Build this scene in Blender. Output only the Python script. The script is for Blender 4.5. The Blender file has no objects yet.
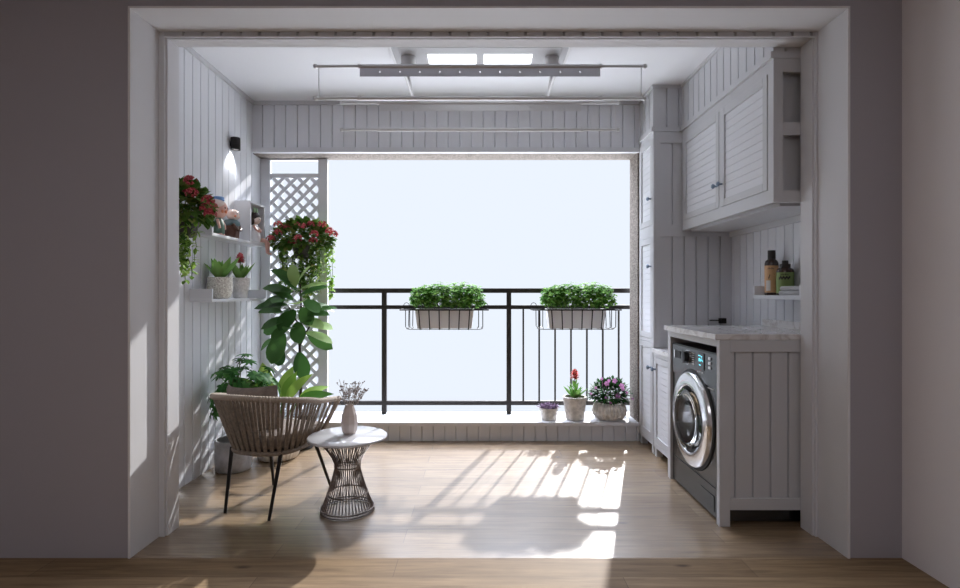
import bpy, bmesh, math, random
from mathutils import Vector, Matrix
PI = math.pi
S = bpy.context.scene
COL = S.collection
# ------------------------------------------------------------------ camera, sky, sun, lights, exposure
cam = bpy.data.cameras.new('camera'); cam_o = bpy.data.objects.new('camera', cam); COL.objects.link(cam_o)
cam.sensor_width = 36; cam.lens = 20.25; cam.clip_start = .02
cam_o.location = (0, 0, 1.2); cam_o.rotation_euler = (PI/2, 0, 0)
S.camera = cam_o
S.view_settings.view_transform = 'Standard'; S.view_settings.look = 'None'
S.view_settings.gamma = 1; S.view_settings.use_curve_mapping = False
S.view_settings.exposure = 0.52
S.cycles.use_denoising = True
S.cycles.max_bounces = 10; S.cycles.diffuse_bounces = 6; S.cycles.transparent_max_bounces = 12
S.cycles.sample_clamp_indirect = 8; S.cycles.caustics_refractive = False; S.cycles.caustics_reflective = False

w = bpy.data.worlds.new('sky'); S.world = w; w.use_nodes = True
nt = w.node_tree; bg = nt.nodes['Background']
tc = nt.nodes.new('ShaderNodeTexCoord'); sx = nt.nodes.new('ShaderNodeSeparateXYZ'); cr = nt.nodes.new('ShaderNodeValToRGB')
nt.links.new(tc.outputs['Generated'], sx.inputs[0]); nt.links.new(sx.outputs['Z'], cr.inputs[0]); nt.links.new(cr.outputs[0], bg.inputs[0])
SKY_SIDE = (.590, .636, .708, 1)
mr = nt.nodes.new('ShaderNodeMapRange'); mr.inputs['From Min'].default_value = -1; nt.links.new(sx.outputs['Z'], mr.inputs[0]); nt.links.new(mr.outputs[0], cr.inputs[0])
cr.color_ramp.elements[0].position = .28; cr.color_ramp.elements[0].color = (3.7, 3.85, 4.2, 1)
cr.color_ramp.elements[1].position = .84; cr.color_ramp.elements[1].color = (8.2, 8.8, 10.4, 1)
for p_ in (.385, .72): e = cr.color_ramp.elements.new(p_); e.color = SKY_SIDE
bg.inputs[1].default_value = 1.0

sun = bpy.data.lights.new('sun', 'SUN'); sun_o = bpy.data.objects.new('sun', sun); COL.objects.link(sun_o)
sun.energy = 3.8; sun.angle = math.radians(.9); sun.color = (1, .98, .96)
sun_o.rotation_euler = Vector((-.32, -1, -.628)).to_track_quat('-Z', 'Y').to_euler()
sun_o.location = (2, 8, 5)

def area(name, loc, target, sx_, sy_, energy, color):
    l = bpy.data.lights.new(name, 'AREA'); l.shape = 'RECTANGLE'; l.size = sx_; l.size_y = sy_; l.energy = energy; l.color = color
    o = bpy.data.objects.new(name, l); COL.objects.link(o); o.location = loc
    o.rotation_euler = (Vector(target) - Vector(loc)).to_track_quat('-Z', 'Y').to_euler(); return o
area('room_fill_light', (-.3, -.6, 2.82), (-.3, -.6, 0), 2.6, 1.8, 21, (.97, .95, 1))  # added fill lamp, out of view behind the camera, brightens the room side

# ------------------------------------------------------------------ materials
def mat(name, color, rough=.5, metal=0, spec=None, emit=None, estr=0, trans=0, coat=0, alpha=1, bump=0, bscale=60, var=0, vscale=5, ior=None):
    m = bpy.data.materials.new(name); m.use_nodes = True
    t = m.node_tree; b = t.nodes['Principled BSDF']
    b.inputs['Base Color'].default_value = (*color, 1); b.inputs['Roughness'].default_value = rough; b.inputs['Metallic'].default_value = metal
    if spec is not None: b.inputs['Specular IOR Level'].default_value = spec
    if ior: b.inputs['IOR'].default_value = ior
    if trans: b.inputs['Transmission Weight'].default_value = trans
    if coat: b.inputs['Coat Weight'].default_value = coat
    if emit: b.inputs['Emission Color'].default_value = (*emit, 1); b.inputs['Emission Strength'].default_value = estr
    tcn = t.nodes.new('ShaderNodeTexCoord')
    if bump:
        n = t.nodes.new('ShaderNodeTexNoise'); n.inputs['Scale'].default_value = bscale; n.inputs['Detail'].default_value = 3
        t.links.new(tcn.outputs['Object'], n.inputs[0])
        bp = t.nodes.new('ShaderNodeBump'); bp.inputs['Strength'].default_value = bump; bp.inputs['Distance'].default_value = .01
        t.links.new(n.outputs[0], bp.inputs['Height']); t.links.new(bp.outputs[0], b.inputs['Normal'])
    if var:
        n = t.nodes.new('ShaderNodeTexNoise'); n.inputs['Scale'].default_value = vscale; n.inputs['Detail'].default_value = 4
        t.links.new(tcn.outputs['Object'], n.inputs[0])
        r = t.nodes.new('ShaderNodeValToRGB')
        r.color_ramp.elements[0].position = .35; r.color_ramp.elements[1].position = .65
        r.color_ramp.elements[0].color = (*[c*(1-var) for c in color], 1); r.color_ramp.elements[1].color = (*[min(1, c*(1+var)) for c in color], 1)
        t.links.new(n.outputs[0], r.inputs[0]); t.links.new(r.outputs[0], b.inputs['Base Color'])
    return m
def leafmat(name, cols, rough=.45, transl=.25):
    m = bpy.data.materials.new(name); m.use_nodes = True
    t = m.node_tree; b = t.nodes['Principled BSDF']; out = t.nodes['Material Output']
    g = t.nodes.new('ShaderNodeNewGeometry'); r = t.nodes.new('ShaderNodeValToRGB')
    t.links.new(g.outputs['Random Per Island'], r.inputs[0])
    el = r.color_ramp.elements
    el[0].color = (*cols[0], 1); el[1].color = (*cols[-1], 1)
    for i, c in enumerate(cols[1:-1]):
        q = el.new((i+1)/(len(cols)-1)); q.color = (*c, 1)
    t.links.new(r.outputs[0], b.inputs['Base Color']); b.inputs['Roughness'].default_value = rough+.15; b.inputs['Specular IOR Level'].default_value = .2
    tr = t.nodes.new('ShaderNodeBsdfTranslucent'); t.links.new(r.outputs[0], tr.inputs[0])
    mx = t.nodes.new('ShaderNodeMixShader'); mx.inputs[0].default_value = transl
    t.links.new(b.outputs[0], mx.inputs[1]); t.links.new(tr.outputs[0], mx.inputs[2]); t.links.new(mx.outputs[0], out.inputs[0])
    return m
def woodmat(name, gloss):
    m = bpy.data.materials.new(name); m.use_nodes = True
    t = m.node_tree; b = t.nodes['Principled BSDF']; N = t.nodes.new; L = t.links.new
    tcn = N('ShaderNodeTexCoord'); mp = N('ShaderNodeMapping'); L(tcn.outputs['Object'], mp.inputs[0])
    mp.inputs['Location'].default_value = (.37, .035, 0)
    br = N('ShaderNodeTexBrick'); L(mp.outputs[0], br.inputs[0])
    br.offset = .37; br.inputs['Scale'].default_value = 1; br.inputs['Brick Width'].default_value = 1.55; br.inputs['Row Height'].default_value = .155
    br.inputs['Mortar Size'].default_value = .0012; br.inputs['Mortar Smooth'].default_value = .3; br.inputs['Bias'].default_value = 0
    br.inputs['Color1'].default_value = (.235, .158, .088, 1); br.inputs['Color2'].default_value = (.330, .235, .140, 1); br.inputs['Mortar'].default_value = (.11, .075, .05, 1)
    m2 = N('ShaderNodeMapping'); m2.inputs['Scale'].default_value = (1.3, 16, 1); L(tcn.outputs['Object'], m2.inputs[0])
    n = N('ShaderNodeTexNoise'); n.inputs['Scale'].default_value = 2.2; n.inputs['Detail'].default_value = 8; n.inputs['Roughness'].default_value = .62; n.inputs['Distortion'].default_value = .6
    L(m2.outputs[0], n.inputs[0])
    r = N('ShaderNodeValToRGB'); r.color_ramp.elements[0].position = .3; r.color_ramp.elements[0].color = (0.52, .47, .43, 1)
    r.color_ramp.elements[1].position = .68; r.color_ramp.elements[1].color = (1.12, 1.12, 1.1, 1); L(n.outputs[0], r.inputs[0])
    mu = N('ShaderNodeMixRGB'); mu.blend_type = 'MULTIPLY'; mu.inputs[0].default_value = .85; L(br.outputs[0], mu.inputs[1]); L(r.outputs[0], mu.inputs[2])
    # knots
    m3 = N('ShaderNodeMapping'); m3.inputs['Scale'].default_value = (1, 2.6, 1); L(tcn.outputs['Object'], m3.inputs[0])
    v = N('ShaderNodeTexVoronoi'); v.inputs['Scale'].default_value = 1.5; L(m3.outputs[0], v.inputs[0])
    r2 = N('ShaderNodeValToRGB'); r2.color_ramp.elements[0].position = .02; r2.color_ramp.elements[0].color = (.25, .2, .17, 1)
    r2.color_ramp.elements[1].position = .07; r2.color_ramp.elements[1].color = (1, 1, 1, 1); L(v.outputs['Distance'], r2.inputs[0])
    mu2 = N('ShaderNodeMixRGB'); mu2.blend_type = 'MULTIPLY'; mu2.inputs[0].default_value = .8; L(mu.outputs[0], mu2.inputs[1]); L(r2.outputs[0], mu2.inputs[2])
    L(mu2.outputs[0], b.inputs['Base Color'])
    b.inputs['Roughness'].default_value = .6; b.inputs['Specular IOR Level'].default_value = .22
    bp = N('ShaderNodeBump'); bp.inputs['Strength'].default_value = .06; bp.inputs['Distance'].default_value = .003; L(n.outputs[0], bp.inputs['Height']); L(bp.outputs[0], b.inputs['Normal'])
    if gloss:
        b.inputs['Coat Weight'].default_value = 1; b.inputs['Coat Roughness'].default_value = .24; b.inputs['Coat IOR'].default_value = 2.15
    return m
def marblemat(name):
    m = bpy.data.materials.new(name); m.use_nodes = True
    t = m.node_tree; b = t.nodes['Principled BSDF']; N = t.nodes.new; L = t.links.new
    tcn = N('ShaderNodeTexCoord'); n = N('ShaderNodeTexNoise'); n.inputs['Scale'].default_value = 5; n.inputs['Detail'].default_value = 8; n.inputs['Distortion'].default_value = 1.6
    L(tcn.outputs['Object'], n.inputs[0]); r = N('ShaderNodeValToRGB'); L(n.outputs[0], r.inputs[0])
    e = r.color_ramp.elements; e[0].position = .44; e[0].color = (.72, .71, .71, 1); e[1].position = .56; e[1].color = (.74, .73, .73, 1)
    q = e.new(.5); q.color = (.55, .52, .51, 1)
    L(r.outputs[0], b.inputs['Base Color']); b.inputs['Roughness'].default_value = .12
    return m
def stonemat(name):
    m = bpy.data.materials.new(name); m.use_nodes = True
    t = m.node_tree; b = t.nodes['Principled BSDF']; N = t.nodes.new; L = t.links.new
    tcn = N('ShaderNodeTexCoord'); n = N('ShaderNodeTexNoise'); n.inputs['Scale'].default_value = 90; n.inputs['Detail'].default_value = 4
    L(tcn.outputs['Object'], n.inputs[0]); r = N('ShaderNodeValToRGB'); L(n.outputs[0], r.inputs[0])
    e = r.color_ramp.elements; e[0].position = .38; e[0].color = (.10, .08, .065, 1); e[1].position = .62; e[1].color = (.30, .265, .235, 1)
    L(r.outputs[0], b.inputs['Base Color']); b.inputs['Roughness'].default_value = .9
    return m
M = dict(
    paint=mat('white_paint', (.66, .665, .69), .6, spec=.25),
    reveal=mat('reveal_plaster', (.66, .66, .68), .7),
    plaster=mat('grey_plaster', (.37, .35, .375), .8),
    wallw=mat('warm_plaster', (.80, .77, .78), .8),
    ceil=mat('ceiling_paint', (.76, .77, .80), .8),
    boardw=mat('board_paint', (.70, .71, .745), .45),
    cab=mat('cabinet_paint', (.55, .555, .575), .45),
    floor=woodmat('oak_planks', False), gfloor=woodmat('glossy_oak_planks', True),
    marble=marblemat('marble'), stone=stonemat('rough_stone'),
    black=mat('black_metal', (.018, .016, .015), .4, .6), dark=mat('dark_metal', (.03, .03, .032), .35, .8),
    rail=mat('rail_metal', (.028, .024, .021), .5, .2),
    chrome=mat('chrome', (.75, .75, .76), .18, 1), alu=mat('aluminium', (.62, .62, .63), .35, .9),
    blue=mat('blue_steel', (.20, .25, .32), .3, .8),
    steel=mat('dark_steel', (.085, .085, .085), .25, .95), steel2=mat('drum_steel', (.6, .6, .6), .25, .9),
    rubber=mat('black_rubber', (.01, .01, .01), .6), plastic=mat('white_plastic', (.66, .66, .67), .3),
    airer=mat('airer_housing', (.45, .45, .47), .5),
    lit=mat('lit_panel', (.9, .9, .9), .5, emit=(.90, .95, 1), estr=2.0), lamp=mat('lamp_glow', (.9, .9, .9), .5, emit=(.95, .97, 1), estr=12),
    glass=mat('door_glass', (.75, .78, .78), .02, trans=1, ior=1.35),
    screen=mat('screen_black', (.008, .01, .014), .12), teal=mat('screen_teal', (.1, .6, .7), .4, emit=(.15, .75, .9), estr=1.2),
    rope=mat('rope', (.235, .192, .152), .85, bump=.5, bscale=220, var=.2, vscale=60), rope2=mat('pale_rope', (.37, .315, .26), .85, bump=.5, bscale=220),  # second rope is the paler wrapping of rim and arm posts
    cushion=mat('brown_cushion', (.20, .165, .145), .9, bump=.4, bscale=300, var=.15, vscale=40),
    bronze=mat('bronze_wire', (.16, .125, .11), .35, .85), tabletop=mat('table_top', (.55, .55, .57), .05, spec=.8),
    vase=mat('vase_ceramic', (.60, .52, .48), .45), dried=mat('dried_flower', (.42, .37, .36), .9), twig=mat('twig', (.30, .25, .21), .9),
    soil=mat('soil', (.05, .035, .025), .95, bump=.8, bscale=60),
    potc=mat('grey_glazed_pot', (.42, .42, .43), .5, var=.25, vscale=14, bump=.3), potrim=mat('pot_inside', (.13, .12, .115), .8),
    potw=mat('white_pot', (.84, .84, .85), .6, bump=.2, bscale=50), pott=mat('woven_pot', (.84, .78, .71), .85, var=.3, vscale=90, bump=1, bscale=110),
    potr=mat('rough_white_pot', (.82, .81, .81), .85, var=.1, vscale=40, bump=1, bscale=60),
    potb=mat('beige_pot', (.66, .62, .57), .8, var=.18, vscale=30, bump=.6, bscale=60),
    stem=mat('stem', (.10, .16, .05), .7), trunk=mat('trunk', (.035, .022, .016), .8),
    bush=leafmat('bush_leaf', [(.05, .12, .02), (.09, .20, .03), (.15, .27, .05), (.27, .29, .08)]),
    trail=leafmat('trailing_leaf', [(.20, .38, .06), (.32, .50, .10), (.45, .60, .18)], transl=.4),
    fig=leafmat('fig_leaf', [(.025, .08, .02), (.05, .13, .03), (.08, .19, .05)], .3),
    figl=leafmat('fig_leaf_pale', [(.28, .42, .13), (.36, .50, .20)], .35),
    sch=leafmat('schefflera_leaf', [(.025, .10, .02), (.045, .17, .035), (.08, .24, .05)], .35),
    dief=leafmat('dieffenbachia_leaf', [(.06, .18, .03), (.18, .34, .05), (.34, .50, .10)], .35),
    clover=leafmat('clover_leaf', [(.05, .15, .02), (.09, .24, .035), (.16, .34, .06), (.26, .46, .09)], .6, .3),
    agave=leafmat('agave_leaf', [(.10, .24, .05), (.17, .36, .08), (.25, .45, .13)], .4),
    purple=leafmat('purple_leaf', [(.12, .08, .13), (.22, .15, .23), (.30, .22, .30)], .5),
    violet=leafmat('violet_leaf', [(.015, .06, .015), (.03, .11, .03), (.05, .15, .035)], .4),
    red=leafmat('red_petal', [(.34, .045, .06), (.48, .09, .10), (.55, .16, .15)], .6), pink=leafmat('pink_petal', [(.55, .22, .50), (.72, .36, .66)], .6),
    coral=mat('coral_petal', (.74, .24, .22), .6), cpink=mat('crimson_petal', (.68, .16, .20), .6),
    skin=mat('figure_skin', (.72, .42, .35), .35), pale=mat('figure_pale', (.78, .64, .58), .25), hair=mat('figure_hair', (.03, .02, .018), .4),
    fred=mat('figure_red', (.50, .10, .11), .5), fgreen=mat('figure_green', (.10, .18, .13), .5), fblue=mat('figure_blue', (.16, .32, .60), .5),
    fteal=mat('figure_teal', (.13, .22, .25), .6), fbrown=mat('figure_brown', (.10, .045, .03), .3), fwhite=mat('figure_white', (.78, .78, .80), .5),
    mint=mat('figure_mint', (.42, .62, .40), .6), orange=mat('figure_orange', (.75, .28, .15), .5),
    btl=mat('amber_bottle', (.035, .018, .012), .15), lab1=mat('tan_label', (.58, .34, .17), .5), lab2=mat('green_label', (.20, .28, .09), .5), labw=mat('pale_label', (.66, .64, .62), .6), ink=mat('ink', (.02, .015, .012), .6),
    towel=mat('grey_towel', (.50, .50, .52), .95, bump=.6, bscale=200), edge=mat('metal_edge', (.75, .74, .74), .35),
)
# ------------------------------------------------------------------ helpers
def B(): return bmesh.new()
def finish(name, bm, m, parent=None, smooth=False, origin=None, bevel=0):
    me = bpy.data.meshes.new(name)
    off = Vector((0, 0, 0))
    if parent is not None:
        p = parent
        while p.parent: p = p.parent
        off = Vector(p.location)
    elif origin is not None: off = Vector(origin)
    elif bm.verts:
        xs = [v.co for v in bm.verts]
        off = Vector((sum(c.x for c in xs)/len(xs), sum(c.y for c in xs)/len(xs), min(c.z for c in xs)))
    bmesh.ops.translate(bm, verts=bm.verts, vec=-off)
    bmesh.ops.recalc_face_normals(bm, faces=bm.faces)
    if smooth:
        for f in bm.faces: f.smooth = True
    bm.to_mesh(me); bm.free()
    o = bpy.data.objects.new(name, me); COL.objects.link(o)
    ms = m if isinstance(m, (list, tuple)) else [m]
    for q in ms: me.materials.append(M[q])
    if parent is not None: o.parent = parent
    else: o.location = off
    if smooth:
        try: me.set_sharp_from_angle(angle=math.radians(50))
        except Exception: pass
    if bevel:
        md = o.modifiers.new('bevel', 'BEVEL'); md.width = bevel; md.segments = 2; md.limit_method = 'ANGLE'
    return o
def thing(name, label, cat, loc, group=None):
    o = bpy.data.objects.new(name, None); COL.objects.link(o); o.location = loc; o.empty_display_size = .05
    o['label'] = label; o['category'] = cat
    if group: o['group'] = group
    return o
def tag(o, label, cat, group=None):
    o['label'] = label; o['category'] = cat
    if group: o['group'] = group
    return o
def struct(name, bm, m, **k):
    o = finish(name, bm, m, **k); o['kind'] = 'structure'; return o
def box(bm, x0, x1, y0, y1, z0, z1, mi=0):
    v = [bm.verts.new(c) for c in ((x0,y0,z0),(x1,y0,z0),(x1,y1,z0),(x0,y1,z0),(x0,y0,z1),(x1,y0,z1),(x1,y1,z1),(x0,y1,z1))]
    for q in ((0,3,2,1),(4,5,6,7),(0,1,5,4),(1,2,6,5),(2,3,7,6),(3,0,4,7)):
        f = bm.faces.new([v[i] for i in q]); f.material_index = mi
    return bm
def frame_of(d):
    d = Vector(d).normalized(); a = Vector((0, 0, 1)) if abs(d.z) < .9 else Vector((1, 0, 0))
    u = d.cross(a).normalized(); return u, d.cross(u).normalized()
def tube(bm, pts, r, n=8, closed=False, mi=0):
    pts = [Vector(p) for p in pts]; rs = r if isinstance(r, (list, tuple)) else [r]*len(pts)
    rings = []; u = None
    for i, p in enumerate(pts):
        if closed: d = pts[(i+1) % len(pts)] - pts[i-1]
        else: d = pts[min(i+1, len(pts)-1)] - pts[max(i-1, 0)]
        d.normalize()
        if u is None: u, _ = frame_of(d)
        else:
            u = u - d*u.dot(d)
            if u.length < 1e-5: u, _ = frame_of(d)
            u.normalize()
        v = d.cross(u)
        rings.append([bm.verts.new(p + (u*math.cos(2*PI*k/n) + v*math.sin(2*PI*k/n))*rs[i]) for k in range(n)])
    m = len(rings)
    for i in range(m if closed else m-1):
        a, b = rings[i], rings[(i+1) % m]
        for k in range(n):
            f = bm.faces.new((a[k], a[(k+1)%n], b[(k+1)%n], b[k])); f.material_index = mi
    if not closed:
        bm.faces.new(rings[0][::-1]).material_index = mi; bm.faces.new(rings[-1]).material_index = mi
    return bm
def lathe(bm, prof, c, n=32, axis='Z', ribs=0, amp=0, mi=0, squash=1, facet=False):
    """prof: list of (radius, height). closes at ends."""
    c = Vector(c); rings = []
    for (r, h) in prof:
        ring = []
        for k in range(n):
            a = 2*PI*k/n; rr = r*(1 + (amp*math.cos(ribs*a) if ribs else 0))
            p = (rr*math.cos(a), rr*math.sin(a)*squash, h)
            if axis == 'X': p = (-h, p[0], p[1])
            elif axis == 'Y': p = (p[0], h, p[1])
            ring.append(bm.verts.new(c + Vector(p)))
        rings.append(ring)
    for a, b in zip(rings, rings[1:]):
        for k in range(n): bm.faces.new((a[k], a[(k+1)%n], b[(k+1)%n], b[k])).material_index = mi
    bm.faces.new(rings[0][::-1]).material_index = mi; bm.faces.new(rings[-1]).material_index = mi
    return bm
def ell(bm, c, rx, ry, rz, rot=None, seg=14, mi=0):
    mtx = Matrix.Translation(Vector(c)) @ (rot.to_matrix().to_4x4() if rot is not None else Matrix()) @ Matrix.Diagonal((rx, ry, rz, 1))
    g = bmesh.ops.create_uvsphere(bm, u_segments=seg, v_segments=max(6, seg*2//3), radius=1, matrix=mtx)
    for f in {f for v in g['verts'] for f in v.link_faces}: f.material_index = mi
    return bm
def prism(bm, poly, v0, v1, f):
    a = [bm.verts.new(f(p[0], p[1], v0)) for p in poly]; b = [bm.verts.new(f(p[0], p[1], v1)) for p in poly]
    n = len(poly)
    for i in range(n): bm.faces.new((a[i], a[(i+1)%n], b[(i+1)%n], b[i]))
    bm.faces.new(a[::-1]); bm.faces.new(b)
    return bm
def bead(bm, u0, u1, v0, v1, f, sp=.095, th=.012, gd=.011, gw=.010, start=None):
    """tongue and groove boards: u along the wall, v up, n = out from the wall (0..th)"""
    poly = [(u0, 0)]; poly.append((u0, th)); g = u0 + (start if start is not None else sp)
    while g < u1 - gw*1.2:
        poly += [(g-gw/2, th), (g-gw*.18, th-gd), (g+gw*.18, th-gd), (g+gw/2, th)]; g += sp
    poly += [(u1, th), (u1, 0)]
    return prism(bm, poly, v0, v1, f)
def louver(bm, u0, u1, v0, v1, f, sp=.042, th=.006):
    n = max(1, round((v1-v0)/sp)); sp = (v1-v0)/n; poly = [(v0, 0)]
    for i in range(n): poly += [(v0+i*sp+.0005, th), (v0+(i+1)*sp-.004, th*.72), (v0+(i+1)*sp-.0035, th*.3), (v0+(i+1)*sp-.0002, th*.3)]
    poly += [(v1, 0)]
    return prism(bm, poly, u0, u1, f)
# f maps (u,n,v) -> world
def F_left(X): return lambda u, n, v: Vector((X+n, u, v))      # faces +X
def F_right(X): return lambda u, n, v: Vector((X-n, u, v))     # faces -X
def F_front(Y): return lambda u, n, v: Vector((u, Y-n, v))     # faces camera
def L_right(X): return lambda v, n, u: Vector((X-n, u, v))     # louvers facing -X
def leaf(bm, p, d, up, L, W, droop=.6, seg=4, fold=.15, prof=None, mi=0, peak=.45):
    p = Vector(p); d = Vector(d).normalized(); up = Vector(up)
    up = up - d*up.dot(d)
    if up.length < 1e-4: up, _ = frame_of(d)
    up.normalize(); side = d.cross(up).normalized(); pos = p.copy(); rows = []
    for i in range(seg+1):
        t = i/seg; a = droop*t
        di = d*math.cos(a) - up*math.sin(a); ui = up*math.cos(a) + d*math.sin(a)
        if prof: wd = prof(t)*W/2
        else: wd = W/2*(math.sin(PI*min(1, (t/peak)*.5) if t < peak else PI*(.5+.5*(t-peak)/(1-peak))))
        if i in (0,): wd = max(wd, W*.04)
        if i == seg: rows.append([bm.verts.new(pos)])
        else: rows.append([bm.verts.new(pos - side*wd + ui*fold*wd), bm.verts.new(pos), bm.verts.new(pos + side*wd + ui*fold*wd)])
        pos = pos + di*L/seg
    for i in range(seg):
        a, b = rows[i], rows[i+1]
        if len(b) == 1:
            fs = [(a[0], a[1], b[0]), (a[1], a[2], b[0])]
        else: fs = [(a[0], a[1], b[1], b[0]), (a[1], a[2], b[2], b[1])]
        for q in fs: bm.faces.new(q).material_index = mi
def rnd(R, a, b): return a + (b-a)*R.random()
def rdir(R, zmin=-1, zmax=1):
    z = rnd(R, zmin, zmax); a = R.random()*2*PI; s = math.sqrt(max(0, 1-z*z)); return Vector((s*math.cos(a), s*math.sin(a), z))

# ------------------------------------------------------------------ setting
YF, YM, YI = 2.4545, 2.668, 2.78           # room face of the opening, inner frame face, inner frame back
XL, XR = -1.591, 1.673; XLI, XRI = -1.56, 1.658; ZT, ZTI = 2.5, 2.47
WL, WR = -1.864, 1.90; YB, YW = 4.408, 4.64; ZC = 2.767
struct('floor', box(B(), -3.3, 1.918, -3.3, YF, -.12, 0), 'floor', origin=(0, 0, 0))
struct('floor', box(B(), -2.05, 2.1, YF, 4.9, -.12, 0), 'gfloor', origin=(0, 0, 0))
struct('ceiling', box(B(), -3.3, 2.1, -3.3, YF, 2.85, 3.0), 'ceil')
struct('ceiling', box(B(), -2.05, 2.1, YI, YW, ZC, 3.0), 'ceil')
# wall with the wide opening
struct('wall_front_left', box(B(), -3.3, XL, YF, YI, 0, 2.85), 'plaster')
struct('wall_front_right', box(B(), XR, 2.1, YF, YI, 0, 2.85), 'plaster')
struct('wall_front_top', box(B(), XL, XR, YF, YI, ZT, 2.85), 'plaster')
# plastered lining of the opening
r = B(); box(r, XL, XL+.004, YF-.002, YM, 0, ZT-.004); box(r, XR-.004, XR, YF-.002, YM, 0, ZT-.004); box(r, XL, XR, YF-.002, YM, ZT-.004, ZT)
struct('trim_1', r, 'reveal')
r = B(); box(r, XL-.006, XL+.004, YF-.006, YF-.001, 0, ZT+.002); box(r, XR-.004, XR+.006, YF-.006, YF-.001, 0, ZT+.002); box(r, XL-.006, XR+.006, YF-.006, YF-.001, ZT-.004, ZT+.006)
struct('trim_2', r, 'edge')
# inner frame
r = B(); box(r, XL+.004, XLI, YM, YI+.004, 0, ZT-.004); box(r, XLI, XLI+.008, YM+.014, YI+.004, 0, ZTI)
box(r, XR-.008+.004, XRI, YM, YI+.0, 0, ZT-.004); box(r, XRI-.008, XRI, YM+.014, YI, 0, ZTI)
box(r, XLI, XRI, YM+.012, YI, ZTI, ZT-.004); box(r, XLI, XRI, YM, YM+.02, ZTI, ZTI+.006)
struct('trim_3', r, 'reveal')
r = B(); bead(r, XLI, XRI, ZTI+.006, ZT-.004, F_front(YM+.0119), sp=.094, gd=.011, gw=.018); struct('trim_10', r, 'cab')
struct('wall_right', box(B(), 1.918, 2.1, -3.3, YF, 0, 2.85), 'wallw')
struct('wall_left', box(B(), -3.45, -3.3, -3.3, YI, 0, 2.85), 'wallw')
struct('wall_back', box(B(), -3.45, 2.1, -3.45, -3.3, 0, 2.85), 'wallw')
# balcony walls
r = B(); box(r, -2.05, WL, YI, YW, 0, ZC); bead(r, YI, YB, 0, ZC, F_left(WL), sp=.1)
struct('wall_left_balcony', r, 'boardw')
r = B(); box(r, WR, 2.1, YI, YW, 0, ZC); bead(r, YI, 4.05, .0, ZC, F_right(WR), sp=.095)
struct('wall_right_balcony', r, 'boardw')
r = B(); box(r, WL, WR, YB, YW, 2.366, ZC); bead(r, WL, 1.30, 2.39, ZC, F_front(YB), sp=.0945)
struct('wall_header', r, 'boardw')
r = B(); box(r, WL+.012, 1.298, YB-.026, YB+.02, 2.352, 2.39); struct('trim_4', r, 'paint')
struct('wall_far_right', box(B(), 1.30, WR, YB, YW, 0, 2.366), 'boardw')
r = B(); box(r, WL, 1.30, YB+.02, YW, 2.351, 2.366); box(r, 1.287, 1.30, YB+.0, YW, .155, 2.351); struct('trim_5', r, 'stone')
# crown mouldings
r = B(); box(r, WL+.012, 1.298, YB-.03, YB-.012, ZC-.028, ZC); box(r, WL+.012, WL+.03, YI, YB-.012, ZC-.028, ZC)
struct('trim_6', r, 'cab')
# window sill
r = B(); box(r, WL, 1.345, YB-.02, 4.80, .125, .155); box(r, WL, 1.345, YB+.012, 4.78, 0, .125)
bead(r, WL+.012, 1.345, .0, .125, F_front(YB+.012), sp=.092)
struct('window_sill', r, 'paint')
# bulkhead above the cabinets
r = B(); box(r, 1.31, 1.88, 4.062, YB, 2.45, ZC); box(r, 1.525, 1.888, YI+.016, 4.05, 2.45, ZC)
bead(r, 4.05, YB, 2.45, ZC-.02, F_right(1.31), sp=.09); bead(r, YI+.004, 4.05, 2.45, ZC-.02, F_right(1.525), sp=.095)
bead(r, 1.3101, 1.513, 2.45, ZC-.02, F_front(4.062), sp=.09); bead(r, 1.5251, 1.888, 2.45, ZC-.02, F_front(YI+.016), sp=.095, start=.05)
box(r, 1.288, 1.51, 4.04, YB, ZC-.022, ZC); box(r, 1.503, 1.888, YI+.001, 4.05, ZC-.022, ZC)
struct('trim_7', r, 'cab')
r = B(); box(r, 1.283, 1.888, 4.036, YB-.03, 2.416, 2.45); box(r, 1.498, 1.888, YI+.001, 4.04, 2.416, 2.45)
struct('trim_8', r, 'cab')
r = B(); box(r, WR-.035, WR-.012, YI+.002, 4.04, 1.625, 1.668); struct('trim_9', r, 'cab')

# ------------------------------------------------------------------ lattice screen
t = thing('lattice_screen', 'white wooden trellis screen of diagonal slats at the left end of the window', 'trellis', (-1.58, 4.61, .155))
YL = 4.60
for a, b in ((WL+.002, -1.782), (-1.373, -1.295)): finish('post', box(B(), a, b, YL-.02, YL+.025, .156, 2.349), 'boardw', t, bevel=.003)
for a, b in ((2.335, 2.350), (2.186, 2.222), (.156, .22)): finish('rail', box(B(), -1.782, -1.373, YL-.018, YL+.022, a, b), 'boardw', t)
r = B(); x0, x1, z0, z1 = -1.784, -1.371, .21, 2.19; pit = .108; hw = .0150*math.sqrt(2)
def clipdiag(bm, k, sgn, y0, y1):
    # band |z - sgn*x - k| < hw clipped to the rectangle
    poly = [(x0, z0), (x1, z0), (x1, z1), (x0, z1)]
    for s in (1, -1):
        out = []
        g = lambda p: s*(p[1] - sgn*p[0] - k) + hw
        for i in range(len(poly)):
            a, b = poly[i], poly[(i+1) % len(poly)]; ga, gb = g(a), g(b)
            if ga >= 0: out.append(a)
            if ga*gb < 0:
                q = ga/(ga-gb); out.append((a[0]+(b[0]-a[0])*q, a[1]+(b[1]-a[1])*q))
        poly = out
        if len(poly) < 3: return
    prism(bm, poly, y0, y1, lambda u, n, v: Vector((u, v, n)))
k = -2.08
while k < 5.0:
    clipdiag(r, k, 1, YL-.007, YL+.001); clipdiag(r, k+.02, -1, YL+.001, YL+.009); k += pit
finish('slats', r, 'boardw', t)

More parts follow.
